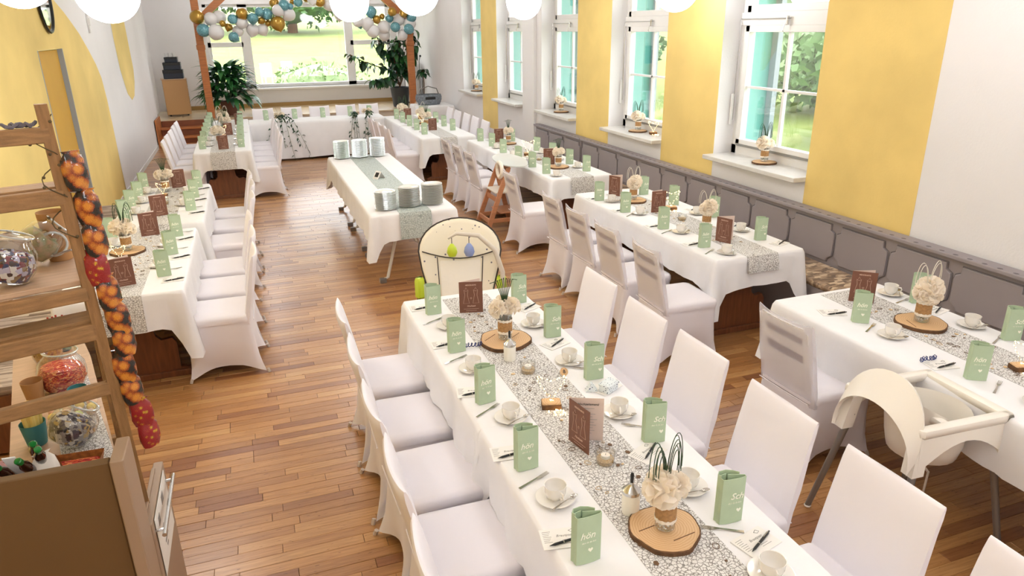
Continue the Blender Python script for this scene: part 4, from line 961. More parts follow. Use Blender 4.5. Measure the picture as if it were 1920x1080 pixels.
# plates on the buffet
def mk_plate(): return tag(G().lathe([(.055, 0), (.06, .003), (.09, .010), (.108, .0125), (.109, .0145), (.106, .0150), (.086, .0125), (.062, .006), (.001, .005)], 28).build('plate', mPlate, None, smooth=True, angle=50), 'p', 'plate')
mPlate = mat('stoneware_plate', '#e9e4dc', .15, coat=.4); mPlateRim = mat('plate_green_rim', '#c3cdc6', .2)
def mk_plate_():
    t = mk_plate(); G().lathe([(.1088, .0125), (.1098, .0140), (.1070, .0153), (.1055, .0150)], 28, cap0=False, cap1=False).build('glazed_rim', mPlateRim, t, smooth=True); return t
pPl = Proto(mk_plate_())
for s, (x, y, n, lb) in enumerate(((1.17, 6.95, 13, 'near left stack'), (1.42, 6.99, 14, 'near middle stack'), (1.66, 6.99, 15, 'near right stack'), (1.15, 10.15, 17, 'far left stack'), (1.40, 10.15, 17, 'far middle stack'), (1.65, 10.15, 18, 'far right stack'))):
    for k in range(n):
        w = 'top plate' if k == n-1 else 'plate %s from the bottom' % (ORD[k] if k < 16 else 'below the top')
        pPl((x+rs.uniform(-.003, .003), y+rs.uniform(-.003, .003), T+.0015+k*.0142), rs.uniform(0, 6), 'round %s in the %s on the buffet' % (w, lb), 'plates on the buffet')
t = thing('tent_card', 'small folded tent card on the green buffet runner', 'sign', (1.38, 8.53, T), .5); G().prism([(-.06, 0), (0, .09), (.06, 0), (.058, 0), (0, .086), (-.058, 0)], -.05, .05, 'y').build('folded_card', mCard, t)
G().prism([(-.045, .025), (-.012, .074), (-.0135, .0745), (-.0465, .0255)], -.03, .03, 'y').build('photo_print', mPrint, t)
# ---------------- pendant globes ----------------
def lamp(px, py, rp, lb):
    d = ray(px, py); R_ = .22; k = FPX*R_/rp; c = EYE+d*(k/FPX)
    t = thing('globe_pendant', lb, 'lamp', c, 0, 'opal globe pendants'); G().ball((0, 0, 0), R_, 28, 18).build('globe', mGlobe, t, smooth=True)
    G().lathe([(.05, R_-.02), (.055, R_), (.03, R_+.03), (.012, R_+.05)], 14).build('lamp_cap', mFrame, t, smooth=True); G().tube([(0, 0, R_+.04), (0, 0, 4.2-c.z)], .006, 6).build('cord', mFrame, t)
for a in ((200, -17, 57, 'white globe pendant hanging above the left wall stripe'), (30, -50, 62, 'white globe pendant at the top left corner'), (655, 3, 36, 'white globe pendant before the middle of the stage window'), (780, -16, 43, 'white globe pendant before the right stage post'), (982, 2, 33, 'white globe pendant between the two far side windows'), (1268, -22, 42, 'white globe pendant before the second side window')): lamp(*a)

for i, (x, y, z) in enumerate(((-.9, 3.6, 3.05), (1.5, 3.6, 3.05), (3.6, 3.2, 3.05), (-.9, .6, 3.1), (1.5, .6, 3.1), (3.6, .3, 3.1), (-.9, -1.8, 3.1), (1.5, -1.8, 3.1), (3.6, -1.8, 3.1),  # unseen globes added as fill light, modelled on the visible pendants
        (-.9, 12.5, 3.75), (1.5, 12.5, 3.75), (3.4, 12.5, 3.75), (0, 16.6, 3.8), (2.8, 16.6, 3.8), (0, 19.7, 3.8), (2.8, 19.7, 3.8))):
    t = thing('globe_pendant', '%s white globe pendant above the picture, %s row from the front' % (('left', 'middle', 'right')[i % 3] if i < 12 else ('left', 'right')[i % 2], ['second', 'third', 'last', 'fourth', 'fifth', 'sixth', 'sixth'][i//3] if i < 12 else ('stage front' if i < 14 else 'stage rear')), 'lamp', (x, y, z), 0, 'opal globe pendants'); G().ball((0, 0, 0), .22, 20, 12).build('globe', mGlobe, t, smooth=True)
    G().tube([(0, 0, .21), (0, 0, 4.2-z)], .006, 6).build('cord', mFrame, t)

# ---------------- grey bench along the window wall ----------------
mBench = mat('grey_painted_wood', '#988f91', .55, var=.04, vs=3); mBenchD = mat('grey_paint_groove', '#6b6366', .7)
def bench(lb, y0, y1, pan, group='grey wall benches'):
    t = thing('wall_bench', lb, 'bench', (4.58, (y0+y1)/2, 0), 0, group); h = (y1-y0)/2
    G().bbox(0, .05, -h, h, 0, .87, .005).build('back_board', mBench, t)
    G().bbox(-.045, .08, -h-.01, h+.01, .87, .905, .008).build('top_rail', mBench, t)
    g = G(); n = int(2*h/.11)
    for i in range(n): y = -h+.05+i*.11; g.add([Vector((-.025+.016*math.cos(a), y+.02*math.sin(a), .9062)) for a in [k*PI/4 for k in range(8)]], [tuple(range(8))])
    g.build('rail_holes', mBenchD, t)
    m_ = max(1, round(2*h/pan)); w = 2*h/m_
    for i in range(m_):
        c = -h+w*(i+.5); a = w/2-.014; z0, z1 = .50, .83
        poly = [(c-a+.06, z0), (c+a-.06, z0), (c+a-.05, z0+.03), (c+a-.005, z0+.06), (c+a, z0+.1), (c+a, z1-.1), (c+a-.005, z1-.07), (c+a-.045, z1-.05), (c+a-.05, z1), (c-a+.05, z1), (c-a+.045, z1-.05), (c-a+.005, z1-.07), (c-a, z1-.1), (c-a, z0+.1), (c-a+.005, z0+.06), (c-a+.05, z0+.03)]
        cy = sum(p[0] for p in poly)/16; cz = .665
        big = [((p[0]-cy)*1.03+cy, (p[1]-cz)*1.03+cz) for p in poly]
        rings = [[(x, p[0], p[1]) for p in q] for x, q in ((-.001, big), (-.003, poly), (-.016, poly), (-.019, [((p[0]-cy)*.96+cy, (p[1]-cz)*.95+cz) for p in poly]))]
        G().loft([[r for r in rg][::-1] for rg in rings]).build('panel', mBench, t)
        G().tube([(-.004, p[0], p[1]) for p in big], .0025, 4, True).build('panel_groove', mBenchD, t)
    G().box(-.41, 0, -h, h, .02, .42).build('seat_box', mBench, t)
    k = max(1, round(2*h/1.4)); w = 2*h/k
    for i in range(k): G().bbox(-.42, -.005, -h+i*w+.006, -h+(i+1)*w-.006, .421, .475, .02).build('seat_cushion', mCush, t, smooth=True)
bench('long grey panelled wall bench with patchwork cushions behind the right tables', .6, 9.55, .56)
bench('short far section of the grey panelled bench by the third window', 9.6, 11.4, .6)
t = thing('wall_bench', 'low bench with striped brown cushion along the yellow left wall', 'bench', (-1.76, 7.3, 0)); G().box(-.22, .22, -2.7, 2.4, .02, .40).build('seat_box', mTrestle, t)
for i in range(4): G().bbox(-.225, .225, -2.69+i*1.275, -2.69+(i+1)*1.275-.01, .40, .46, .02).build('seat_cushion', mCushL, t, smooth=True)
G().bbox(-.24, -.2, -2.7, 2.4, .46, .66, .008).build('back_rail', mBoard, t)

# ---------------- stage posts, braces, balloons ----------------
def post(lb, x0, x1, y, brace):
    t = thing('timber_post', lb, 'post', ((x0+x1)/2, y, .5), 0); w = (x1-x0)/2
    G().bbox(-w, w, -.09, .09, .0, 3.54, .012).build('post_shaft', mWoodOrange, t)
    n = G(); n.bbox(-w-.014, w+.014, -.10, .10, 1.55, 1.66, .01).build('carved_collar', mWoodOrange, t)
    g = G(); g.loft([[(brace*(w-.02), -.06, 2.10), (brace*(w+.0), -.06, 2.32), (brace*(w+.0), .06, 2.32), (brace*(w-.02), .06, 2.10)], [(brace*1.45, -.06, 3.30), (brace*1.30, -.06, 3.38), (brace*1.30, .06, 3.38), (brace*1.45, .06, 3.30)]]); g.build('diagonal_brace', mWoodOrange, t)
post('orange timber post left of the stage with braced head', -.92, -.76, 18.66, 1)
post('orange timber post right of the stage with braced head', 3.98, 4.14, 18.66, -1)
tag(G().bbox(-1.2, 4.5, 18.57, 18.75, 4.05, 4.199, .01).build('ceiling_beam', mWoodOrange), 'orange timber beam over the stage posts', 'beam')
ga = thing('balloon_garland', 'garland of gold, white and teal balloons strung between the stage posts', 'balloons', (1.6, 18.4, 2.8))
mBG = mat('gold_balloon', '#b98f35', .22, .55, coat=.5); mBW = mat('white_balloon', '#e2dedd', .35, coat=.3); mBT = mat('teal_marbled_balloon', '#7fb6bf', .2, .1, coat=.5, c2='#3f7d8a', vs=7)
BL = [(120,130,55,'g'),(165,230,50,'t'),(220,145,50,'w'),(285,130,50,'w'),(260,245,60,'w'),(310,178,25,'g'),(355,205,30,'g'),(385,145,38,'t'),(395,280,40,'t'),(425,235,42,'w'),(455,105,45,'g'),(450,170,48,'w'),(535,225,50,'w'),(535,140,42,'t'),(600,155,28,'g'),(650,175,25,'g'),(585,90,35,'t'),(640,108,45,'t'),(610,225,45,'w'),(725,80,45,'w'),(725,180,58,'g'),(700,25,40,'g'),(770,40,42,'t'),(805,110,50,'w'),(830,15,20,'g'),(815,50,25,'t'),(875,20,35,'t'),(945,-15,35,'g'),(1040,15,40,'g'),(1110,35,50,'w'),(1190,100,55,'w'),(1320,160,45,'w'),(1420,90,45,'t'),(1340,190,25,'t'),(1395,180,50,'w'),(1465,148,32,'g'),(1505,125,22,'g'),(1440,235,50,'w'),(1520,205,50,'w'),(1560,140,32,'t'),(1580,90,35,'g'),(1665,100,35,'g'),(1630,150,45,'w'),(1605,205,38,'t'),(1725,130,38,'t'),(1710,180,50,'w'),(1705,220,40,'t'),(1655,265,42,'w'),(1520,265,45,'w'),(985,5,40,'w'),(1240,60,45,'w'),(1280,110,40,'t')]
bmesh_ = {}
for k, m_ in (('g', mBG), ('w', mBW), ('t', mBT)): bmesh_[k] = G().lathe([(.001, -1.2), (.10, -1.18), (.05, -1.12), (.22, -1.0), (.55, -.75), (.85, -.4), (1, 0), (.95, .35), (.75, .68), (.42, .9), (.001, 1.0)], 16).mesh('balloon', m_, True, 60)
for i, (x, y, r_, c) in enumerate(BL):
    yy = 18.38 + (.10 if i % 3 == 0 else (-.08 if i % 3 == 1 else 0)); p = at(340+x/4, y/4, yy)
    R_ = r_/4/FPX*((p-EYE).dot(cF))
    o = put('balloon', bmesh_[c], ga, p-Vector((1.6, 18.4, 2.8)), (rs.uniform(-.9, .9), rs.uniform(-.9, .9), 0)); o.scale = (R_,)*3
G().tube([at(340+a/4, b/4, 18.45)-Vector((1.6, 18.4, 2.8)) for a, b in ((95, 150), (300, 190), (520, 180), (740, 100), (950, 10), (1150, 60), (1380, 160), (1600, 170), (1740, 160))], .008, 5).build('string', mWire, ga)

# ---------------- plants ----------------
def leafmesh(L_, w, m, droop):
    vs = []; n = 5
    for i in range(n+1):
        u = i/n; ww = w*math.sin(PI*min(.98, u*.93+.05))**.8; x = L_*(u-.15*droop*u*u); z = -droop*L_*.55*u*u+.12*L_*math.sin(PI*u)
        vs += [(x, -ww/2, z+.12*ww), (x, 0, z), (x, ww/2, z+.12*ww)]
    g = G(); g.add(vs, [(3*i+j, 3*i+j+1, 3*i+j+4, 3*i+j+3) for i in range(n) for j in range(2)]); return g.mesh('leaf', m, True, 180)
pl = thing('peace_lily', 'big leafy green plant in a brown pot beside the left stage post', 'plant', (-.42, 19.2, .5))
G().lathe([(.15, 0), (.17, .02), (.21, .30), (.225, .34), (.20, .34), (.18, .28), (.001, .28)], 20).build('pot', mPotB, pl, smooth=True)
lm = [leafmesh(.44, .14, mLeaf, .9), leafmesh(.38, .12, mLeafD, .8), leafmesh(.42, .13, mLeaf, .6)]
rr = random.Random(9)
for i in range(270):
    a = rr.uniform(0, 2*PI); h = rr.uniform(.0, 1); rad = .10+.40*math.sqrt(rr.random())*(1-.45*h); el = rr.uniform(-.5, .5)-(.5*h)
    z = .36+.72*h; o = put('leaf', lm[i % 3], pl, (rad*math.cos(a)*.9, rad*math.sin(a)*.7, z), (0, el-.25, a)); o.scale = (rr.uniform(.85, 1.2),)*3
for i in range(12):
    a = i*.52; G().tube([(0, 0, .28), (.08*math.cos(a), .08*math.sin(a), .5), (.24*math.cos(a), .2*math.sin(a), .8)], .006, 5).build('stem', mStem, pl)
rb = thing('rubber_plant', 'tall dark rubber plant with long side branches in an anthracite pot', 'plant', (3.86, 19.3, .5))
G().lathe([(.19, 0), (.20, .02), (.25, .46), (.27, .50), (.245, .50), (.22, .42), (.001, .42)], 22).build('pot', mPotD, rb, smooth=True)
l2 = [leafmesh(.26, .13, mLeafD, .5), leafmesh(.22, .11, mLeaf, .8)]
brs = [[(0, 0, .42), (.03, 0, 1.0), (.05, 0, 1.5), (.1, .0, 1.85)], [(0, 0, .6), (-.25, -.05, .95), (-.6, -.05, 1.05), (-.95, -.1, 1.18), (-1.25, -.1, 1.35)], [(0, 0, .5), (-.2, 0, 1.2), (-.45, 0, 1.55), (-.5, 0, 1.75)], [(0, 0, .5), (.25, -.05, 1.1), (.4, -.1, 1.5), (.42, -.1, 1.95)],
       [(0, 0, .5), (-.12, -.1, 1.1), (-.1, -.15, 1.65)], [(0, 0, .5), (.12, -.1, .95), (.22, -.12, 1.3)], [(0, 0, .55), (-.25, -.1, .75), (-.5, -.15, .72), (-.72, -.15, .68)], [(0, 0, .5), (-.1, .1, 1.2), (.0, .15, 1.7)]]
for b_ in brs:
    G().tube(b_, .012, 6).build('branch', mBark, rb, smooth=True)
    tot = 36
    for i in range(tot):
        u = (.25+.75*i/tot)*(len(b_)-1); k = min(int(u), len(b_)-2); p = Vector(b_[k]).lerp(Vector(b_[k+1]), u-k)
        o = put('leaf', l2[i % 2], rb, p+Vector((rr.uniform(-.04, .04), rr.uniform(-.04, .04), 0)), (rr.uniform(-.4, .4), rr.uniform(-.2, .9), rr.uniform(0, 2*PI))); o.scale = (rr.uniform(.85, 1.35),)*3
rp = thing('small_rubber_plant', 'slim single stem plant right of the right stage post', 'plant', (4.42, 18.95, .5)); G().lathe([(.08, 0), (.10, .18), (.001, .17)], 14).build('pot', mPotD, rp, smooth=True)
G().tube([(0, 0, .15), (.02, 0, .6), (0, 0, .95)], .01, 6).build('stem', mBark, rp)
for i in range(14): o = put('leaf', l2[i % 2], rp, (0, 0, .8+.012*i), (0, rr.uniform(-.2, .5), i*2.4))
# ---------------- stage left: cabinet with boxes ----------------
c = thing('side_cabinet', 'tan wooden cabinet on castors at the left of the stage', 'cabinet', (-1.62, 19.75, .5), .1)
G().bbox(-.27, .27, -.25, .25, .04, .86, .008).build('cabinet_body', mat('tan_veneer', '#cb9c66', .5), c); G().bbox(-.29, .29, -.27, .27, .86, .88, .005).build('top_panel', mBoard, c)
for k in range(4): G().bbox(.268, .282, -.22, .22, .1+k*.19, .27+k*.19, .005).build('drawer_front', mBoard, c)
for a in (-.2, .2):
    for b in (-.18, .18): G().lathe([(.001, 0), (.02, .005), (.02, .035), (.001, .04)], 10, (a, b, 0)).build('castor', mBlack, c)
for k, (w, z0, z1, lb) in enumerate(((.22, .0, .21, 'bottom dark box of the stack on the tan cabinet'), (.19, .21, .38, 'middle dark box of the stack on the tan cabinet'), (.14, .38, .50, 'top dark box of the stack on the tan cabinet'))):
    t = thing('storage_box', lb, 'box', (-1.60, 19.72, 1.38+z0)); G().bbox(-w, w, -.16, .16, 0.001, z1-z0-.001, .012).build('box_body', mat('dark_navy_box%d' % k, '#262d3c', .5), t); G().bbox(-w-.006, w+.006, -.166, .166, (z1-z0)*.6, z1-z0-.001, .006).build('lid', mBlack, t)
for k in range(3):
    t = G().lathe([(.03, 0), (.038, .09), (.036, .09), (.028, .004), (.001, .003)], 12).build('paper_cup', mFrame, None, smooth=True, loc=(-1.70+k*.085, 19.7, 1.882)); tag(t, '%s of three white cups on the dark boxes' % ('left', 'middle', 'right')[k], 'cup', 'white cups on the dark boxes')
# ---------------- stage right: white column, table with wicker bag ----------------
t = thing('white_column', 'white cylindrical column standing in the right stage corner', 'column', (4.42, 20.2, .5)); G().lathe([(.2, 0), (.21, .02), (.21, 1.0), (.18, 1.05), (.001, 1.06)], 22).build('column_body', mFrame, t, smooth=True); G().lathe([(.23, 0), (.23, .03)], 22).build('base_ring', mBlack, t)
for k, (x, z) in enumerate(((4.44, 2.0), (4.56, 1.75))):
    t = thing('microphone_stand', ('taller' if k == 0 else 'shorter')+' thin black stand in the right stage corner', 'stand', (4.1+.32*k, 19.75-.45*k, .5)); G().tube([(0, 0, .02), (0, 0, z-.6), (.02, -.02, z-.5)], .012, 6).build('pole', mDarkMetal, t); G().ball((.03, -.02, z-.48), .03, 8, 6).build('head', mBlack, t)
    for a in (0, 2.1, 4.2): G().tube([(0, 0, .12), (.18*math.cos(a), .18*math.sin(a), .01)], .008, 5).build('foot', mDarkMetal, t)
t = thing('side_table', 'small table under a white cloth by the far right wall', 'table', (4.12, 16.9, 0)); G().bbox(-.42, .42, -.4, .4, .715, .742, .005).build('tabletop', mCream, t)
for a in (-.38, .38):
    for b in (-.36, .36): G().tube([(a, b, 0), (a, b, .715)], .018, 8).build('leg', mCream, t)
cloth('white cloth on the small table by the far right wall', 3.69, 4.55, 16.48, 17.32, .5, (1, 1), 30, corner=.1)
t = thing('wicker_basket', 'grey wicker basket on the small table behind the right row', 'basket', (4.05, 16.9, .752)); rings = []
for k in range(9):
    z = k*.03; r_ = .22+.05*math.sin(k*.3); rings.append([((r_+.006*((i+k) % 2))*1.15*math.cos(2*PI*i/36), (r_+.006*((i+k) % 2))*.7*math.sin(2*PI*i/36), z) for i in range(36)])
G().loft(rings, True, False).build('woven_body', mat('grey_wicker', '#7e848c', .7, var=.4, vs=30), t)
G().tube([(-.25, 0, .22), (-.2, 0, .36), (0, 0, .42), (.2, 0, .36), (.25, 0, .22)], .012, 6).build('handle', mDarkMetal, t, smooth=True); G().bbox(-.12, .12, -.195, -.185, .13, .19, .003).build('name_plate', mBlack, t)
# trailing greenery over the head table
for q, (x, lb) in enumerate(((.58, 'left trailing greenery hanging over the head table front'), (2.02, 'middle trailing greenery hanging over the head table front'), (2.30, 'right trailing greenery hanging over the head table front'))):
    t = thing('trailing_greenery', lb, 'greenery', (x, 14.9, T)); G().lathe([(.04, 0), (.045, .01), (.05, .09), (.001, .08)], 14, (0, .12, 0)).build('white_vase', mPorc, t, smooth=True)
    lf = leafmesh(.075, .032, mLeafD, .6)
    for k in range(4 if q else 6):
        s = (k-2)*.05*(1.5 if q == 0 else .6); L_ = (.75 if k % 2 else .5); pts = [(0, .1, .1), (s*.5, .0, .13), (s, -.075, .03), (s*1.7, -.085, -.5*L_), (s*(2.4 if k != 2 else 1)+.02*math.sin(k), -.09, -L_)]
        G().tube(pts, .003, 4).build('vine', mStem, t)
        for i in range(16):
            u = i/16*4; j = min(3, int(u)); p = Vector(pts[j]).lerp(Vector(pts[j+1]), u-j); o = put('leaf', lf, t, p+Vector((rr.uniform(-.02, .02), -.01, 0)), (rr.uniform(-1, 1), rr.uniform(-.3, 1), rr.uniform(0, 6)))
    if q != 1: put('blossom', bmB, t, (.03, .08, .13), (0, 0, 0)); put('blossom', bmB, t, (-.07, .1, .12), (-.3, 0, 1))
# ---------------- left wall: oval mirror clock, strip ----------------
t = thing('wall_mirror', 'round black rimmed mirror high on the yellow left wall', 'mirror', (XL+.03, 9.72, 2.82), 0); Ry = Matrix.Rotation(PI/2, 4, 'Y')
G().tube([(0, .30*math.cos(a), .36*math.sin(a)) for a in [2*PI*k/32 for k in range(32)]], .014, 6, True).build('black_rim', mBlack, t, smooth=True)
G().add([(-.004, .30*math.cos(a), .36*math.sin(a)) for a in [2*PI*k/32 for k in range(32)]], [tuple(range(32))]).build('mirror_glass', mat('mirror', '#dfe6e6', .03, 1.), t)
t = thing('wall_conduit', 'short white plastic strip high on the left wall', 'strip', (XL, 12.2, 2.45)); G().bbox(0, .03, -.03, .03, 0, .55, .005).build('conduit_body', mFrame, t); G().bbox(.0, .045, -.04, .04, .1, .2, .005).build('switch_cover', mFrame, t)

# ---------------- candy rack, front left ----------------
AX = Vector((.953, .303, 0)); AY = Vector((-.303, .953, 0)); RZ = math.atan2(.303, .953); OX, OY = -.65, 2.73
rack = thing('ladder_rack', 'rustic wooden ladder rack holding the sweets, front left', 'rack', (OX, OY, 0), RZ)
def upright(x, y, ztop, lb=None, lean=0): G().loft([[(x+a+lean*0, y+b, .005) for a, b in ((0, 0), (.036, 0), (.036, .026), (0, .026))], [(x+a-.045, y+b, ztop) for a, b in ((0, 0), (.036, 0), (.036, .026), (0, .026))]]).build('upright', mRackWoodV, rack)
upright(.048, 0, 2.235); upright(-.72, 0, 2.235)
G().loft([[(.06, .62, .005), (.10, .62, .005), (.10, .66, .005), (.06, .66, .005)], [(.02, .02+.04, 2.0), (.055, .02+.04, 2.0), (.055, .055+.04, 2.0), (.02, .055+.04, 2.0)]]).build('rear_leg', mRackWoodV, rack)
for z0, z1, y0, y1 in ((2.11, 2.162, 0, .03), (1.90, 1.955, 0, .03), (1.55, 1.60, -.004, .026), (1.395, 1.46, 0, .03), (1.17, 1.222, 0, .03), (.62, .70, 0, .03)): G().bbox(-.72, .03 if z0 > 1 else .06, y0, y1, z0, z1, .004).build('cross_rail', mRackWood, rack)
G().bbox(-.72, .03, .03, .14, 1.945, 1.962, .003).build('step_tread', mRackWood, rack); G().bbox(-.72, .03, .03, .14, 1.455, 1.47, .003).build('step_tread', mRackWood, rack)
G().bbox(-.66, .07, .60, .63, .62, .68, .004).build('cross_rail', mRackWood, rack)
G().bbox(-.75, .05, .03, .56, 1.602, 1.622, .003).build('shelf_board', mBoard, rack, label='pale shelf board laid on the upper rails')
low = thing('long_board_table', 'long pale low table board carrying the lower sweets', 'table', (OX, OY, 0), RZ)
G().loft([[(-.34, .35, z), (-.30, .04, z), (.0, .04, z), (.08, 1.25, z), (.085, 1.8, z), (-.22, 1.8, z)] for z in (.825, .849)]).build('table_board', mBoard, low)
for a, b in ((-.28, .42), (.0, .42), (-.2, 1.6), (.0, 1.6)): G().box(a-.02, a+.02, b-.02, b+.02, 0, .825).build('leg', mRackWoodV, low)
g = G(); g.loft([[(-.18, .06, z), (-.0, .06, z), (.04, 1.3, z), (-.12, 1.3, z)] for z in (.8495, .851)]); rn = g.build('table_runner', mRunner, None, loc=(OX, OY, 0), rot=RZ); tag(rn, 'narrow lace mesh runner on the low board under the sweets', 'runner')
def wp(x, y, z): v = Vector((OX, OY, 0))+AX*x+AY*y; return Vector((v.x, v.y, z))
def jar(lb, p, r_, h, m, tilt=0, rz=0, lidopen=True):
    t = thing('candy_jar', lb, 'jar', p, rz, 'glass sweet jars'); Tm = Matrix.Translation((0, 0, r_*abs(math.sin(tilt))*.95)) @ Matrix.Rotation(tilt, 4, 'Y') @ Matrix.Translation((0, 0, 0 if not tilt else -r_*.15))
    pr = [(r_*.55, 0), (r_*.8, h*.05), (r_*.98, h*.28), (r_, h*.45), (r_*.93, h*.68), (r_*.66, h*.86), (r_*.62, h*.90), (r_*.68, h*.93), (r_*.66, h)]
    G().lathe(pr+[(r_*.62, h), (r_*.60, h*.9)], 26, T=Tm, cap1=False).build('glass_body', mGlass, t, smooth=True)
    G().tube([Tm @ Vector((r_*.70*math.cos(a), r_*.70*math.sin(a), h*.985)) for a in [2*PI*k/24 for k in range(24)]], .0035, 6, True).build('neck_ring', mGlass2, t, smooth=True)
    G().lathe([(r_*.50, h*.02), (r_*.76, h*.07), (r_*.92, h*.3), (r_*.93, h*.45), (r_*.80, h*.60), (.001, h*.64)], 20, T=Tm if abs(tilt) < .5 else Tm).build('sweets_heap', m, t, smooth=True, kind='stuff')
    rq = random.Random(len(lb)); g = G()
    for _ in range(46):
        a = rq.uniform(0, 2*PI); ph = rq.uniform(.25, 2.2); q = Tm @ Vector((r_*.84*math.sin(ph)*math.cos(a), r_*.84*math.sin(ph)*math.sin(a), h*.36+h*.27*math.cos(ph)))
        M2 = Matrix.Translation(q) @ Matrix.Rotation(rq.uniform(0, 6), 4, 'Z') @ Matrix.Rotation(rq.uniform(0, 3), 4, 'X'); g.bbox(-.014, .014, -.007, .007, -.005, .005, .003, T=M2)
    g.build('wrapped_sweets', m, t, kind='stuff'); return t
mGlass2 = mat('glass_rim', '#d7dcdc', .1, .2, coat=1)
ZT = 1.6235
jar('round glass jar of blue wrapped sweets at the left edge of the top shelf', wp(-.19, .13, ZT), .085, .17, mCandyDark, .35, RZ)
jar('tilted clip-top glass jar of pale sweets beside the kraft cup, top shelf', wp(-.10, .33, ZT), .072, .16, mat('pastel_sweets', '#c9a58a', .5, c2='#8f9a6f', vs=40), .9, RZ)
jar('glass jar packed with red sweets on the lower board', wp(-.08, .92, .8515), .105, .20, mCandyRed, .1, RZ)
jar('glass jar of silver and black wrapped sweets, nearest on the lower board', wp(-.135, .30, .8515), .09, .17, mCandyGrey, .55, RZ)
jar('clear glass jar of yellow wrapped sweets behind the red jar', wp(-.10, 1.28, .8515), .07, .17, mat('yellow_sweets', '#c9a13a', .4, c2='#7a3a2a', vs=50), 0, RZ)
t = thing('ribbon_bow', 'blue ribbon bow tied on the nearest lower jar', 'ribbon', wp(-.115, .42, 1.00), RZ)
for s in (-1, 1): G().loft([[(0, -.004, -.01), (0, .004, -.01), (0, .004, .01), (0, -.004, .01)], [(s*.035, -.012, -.018), (s*.035, .012, -.018), (s*.035, .012, .018), (s*.035, -.012, .018)]]).build('bow_loop', mBow, t)
t = thing('jar_lid_ring', 'glass jar lid ring lying against the tilted top shelf jar', 'lid', wp(-.02, .28, ZT+.03), RZ); G().tube([(.045*math.cos(a), .012, .05+.045*math.sin(a)) for a in [2*PI*k/20 for k in range(20)]], .005, 6, True).build('lid_ring', mGlass2, t, smooth=True); G().tube([(-.01, .0, .01), (.05, 0, .02), (.06, 0, .012)], .004, 6).build('wire_clip', mChrome, t)
def cup(lb, p, r0, r1, h, m, tilt=0, cat='cup'):
    o = G().lathe([(r0, 0), (r0+.001, .002), (r1, h), (r1-.0015, h), (r0-.0015, .004), (.001, .004)], 24, T=Matrix.Rotation(tilt, 4, 'X')).build('paper_cup', m, None, smooth=True, loc=p, angle=50); return tag(o, lb, cat)
cup('tall brown kraft paper cup standing on the top shelf', wp(.0, .365, ZT), .040, .050, .19, mSkin)
cup('tipped brown kraft cup on the lower board', wp(-.20, .86, .853), .034, .046, .10, mSkin)
cup('petrol blue cup filled with yellow sweet sticks', wp(-.235, .42, .853), .035, .048, .10, mBlue)
cup('petrol blue cup of red liquorice behind the red jar', wp(-.02, 1.42, .853), .035, .05, .16, mBlue); cup('petrol blue cup right before the red jar', wp(-.04, .72, .853), .03, .04, .07, mBlue)
mYel = mat('pale_yellow_candy', '#ecd27a', .4); mRed = mat('red_liquorice', '#a3201f', .3)
for i in range(11):
    a = i*2.4; r_ = .024*math.sqrt((i+.5)/11); p = wp(-.235, .42, .87); o = G().tube([(0, 0, 0), (.014*math.cos(a), .014*math.sin(a), .165)], .0105, 8).build('candy_stick', mYel, None, smooth=True, loc=p+Vector((r_*math.cos(a), r_*math.sin(a), 0))); tag(o, 'pale yellow candy stick standing in the petrol cup', 'sweet', 'yellow candy sticks')
for i in range(10):
    a = i*2.4; r_ = .028*math.sqrt((i+.5)/10); p = wp(-.02, 1.42, .87); o = G().tube([(0, 0, 0), (.01*math.cos(a), .01*math.sin(a), .12), (.02*math.cos(a), .02*math.sin(a), .17)], .005, 6).build('liquorice_stick', mRed, None, smooth=True, loc=p+Vector((r_*math.cos(a), r_*math.sin(a), 0))); tag(o, 'red liquorice stick in the far petrol cup', 'sweet', 'red liquorice sticks')
def packet(lb, p, w, d, h, m, rz, tilt=0, cat='packet'):
    g = G(); n = 20; rg = []
    for k, (s, z) in enumerate(((.75, 0), (1, .25), (1.02, .5), (.95, .78), (.6, .93), (.85, 1))):
        rg.append([(w/2*s*(1+.06*math.sin(i*3+k))*math.cos(2*PI*i/n), d/2*(s if k < 4 else .25)*(1+.12*math.sin(i*5+k*2))*math.sin(2*PI*i/n), z*h) for i in range(n)])
    g.loft(rg, T=Matrix.Rotation(tilt, 4, 'X')); o = g.build('sweet_packet', m, None, smooth=True, loc=p, rot=rz, angle=50); return tag(o, lb, cat)
mMar = mat('pink_foam_sweets', '#e3a6a0', .6, c2='#e9dcae', vs=22); mClear = mat('crinkled_clear_wrap', '#b7b2a8', .12, .1, c2='#8b5a3a', vs=18, coat=1)
packet('crinkled cellophane packets heaped at the back of the top shelf, left', wp(-.32, .49, ZT), .20, .12, .10, mClear, .4); packet('crinkled cellophane packet behind the clip-top jar, top shelf', wp(-.17, .52, ZT), .16, .08, .10, mat('green_clear_wrap', '#9a9f8a', .15, c2='#b0713c', vs=20, coat=1), 1.)
o = G().bbox(-.09, .09, -.012, .012, 0, .05, .003).build('paper_packet', mat('cream_paper', '#e3cfb2', .7), None, loc=wp(-.18, .22, ZT+.10), rot=(.2, .1, RZ)); 
tag(o, 'cream paper packet leaning over the blue sweets jar', 'packet')
for i in range(12): o = G().ball((0, 0, .017), .017+.003*(i % 3), 10, 8, .9).build('foam_sweet', (mMar, mYel, mat('mint_foam', '#d6d98f', .6) if i == 2 else mMar)[i % 3], None, smooth=True, loc=wp(-.17+.05*(i % 4)+.01*(i//4), .54+.05*(i//4), .853+.0*(i % 2))); tag(o, 'round pastel foam sweet heaped behind the yellow sticks', 'sweet', 'pastel foam sweets')
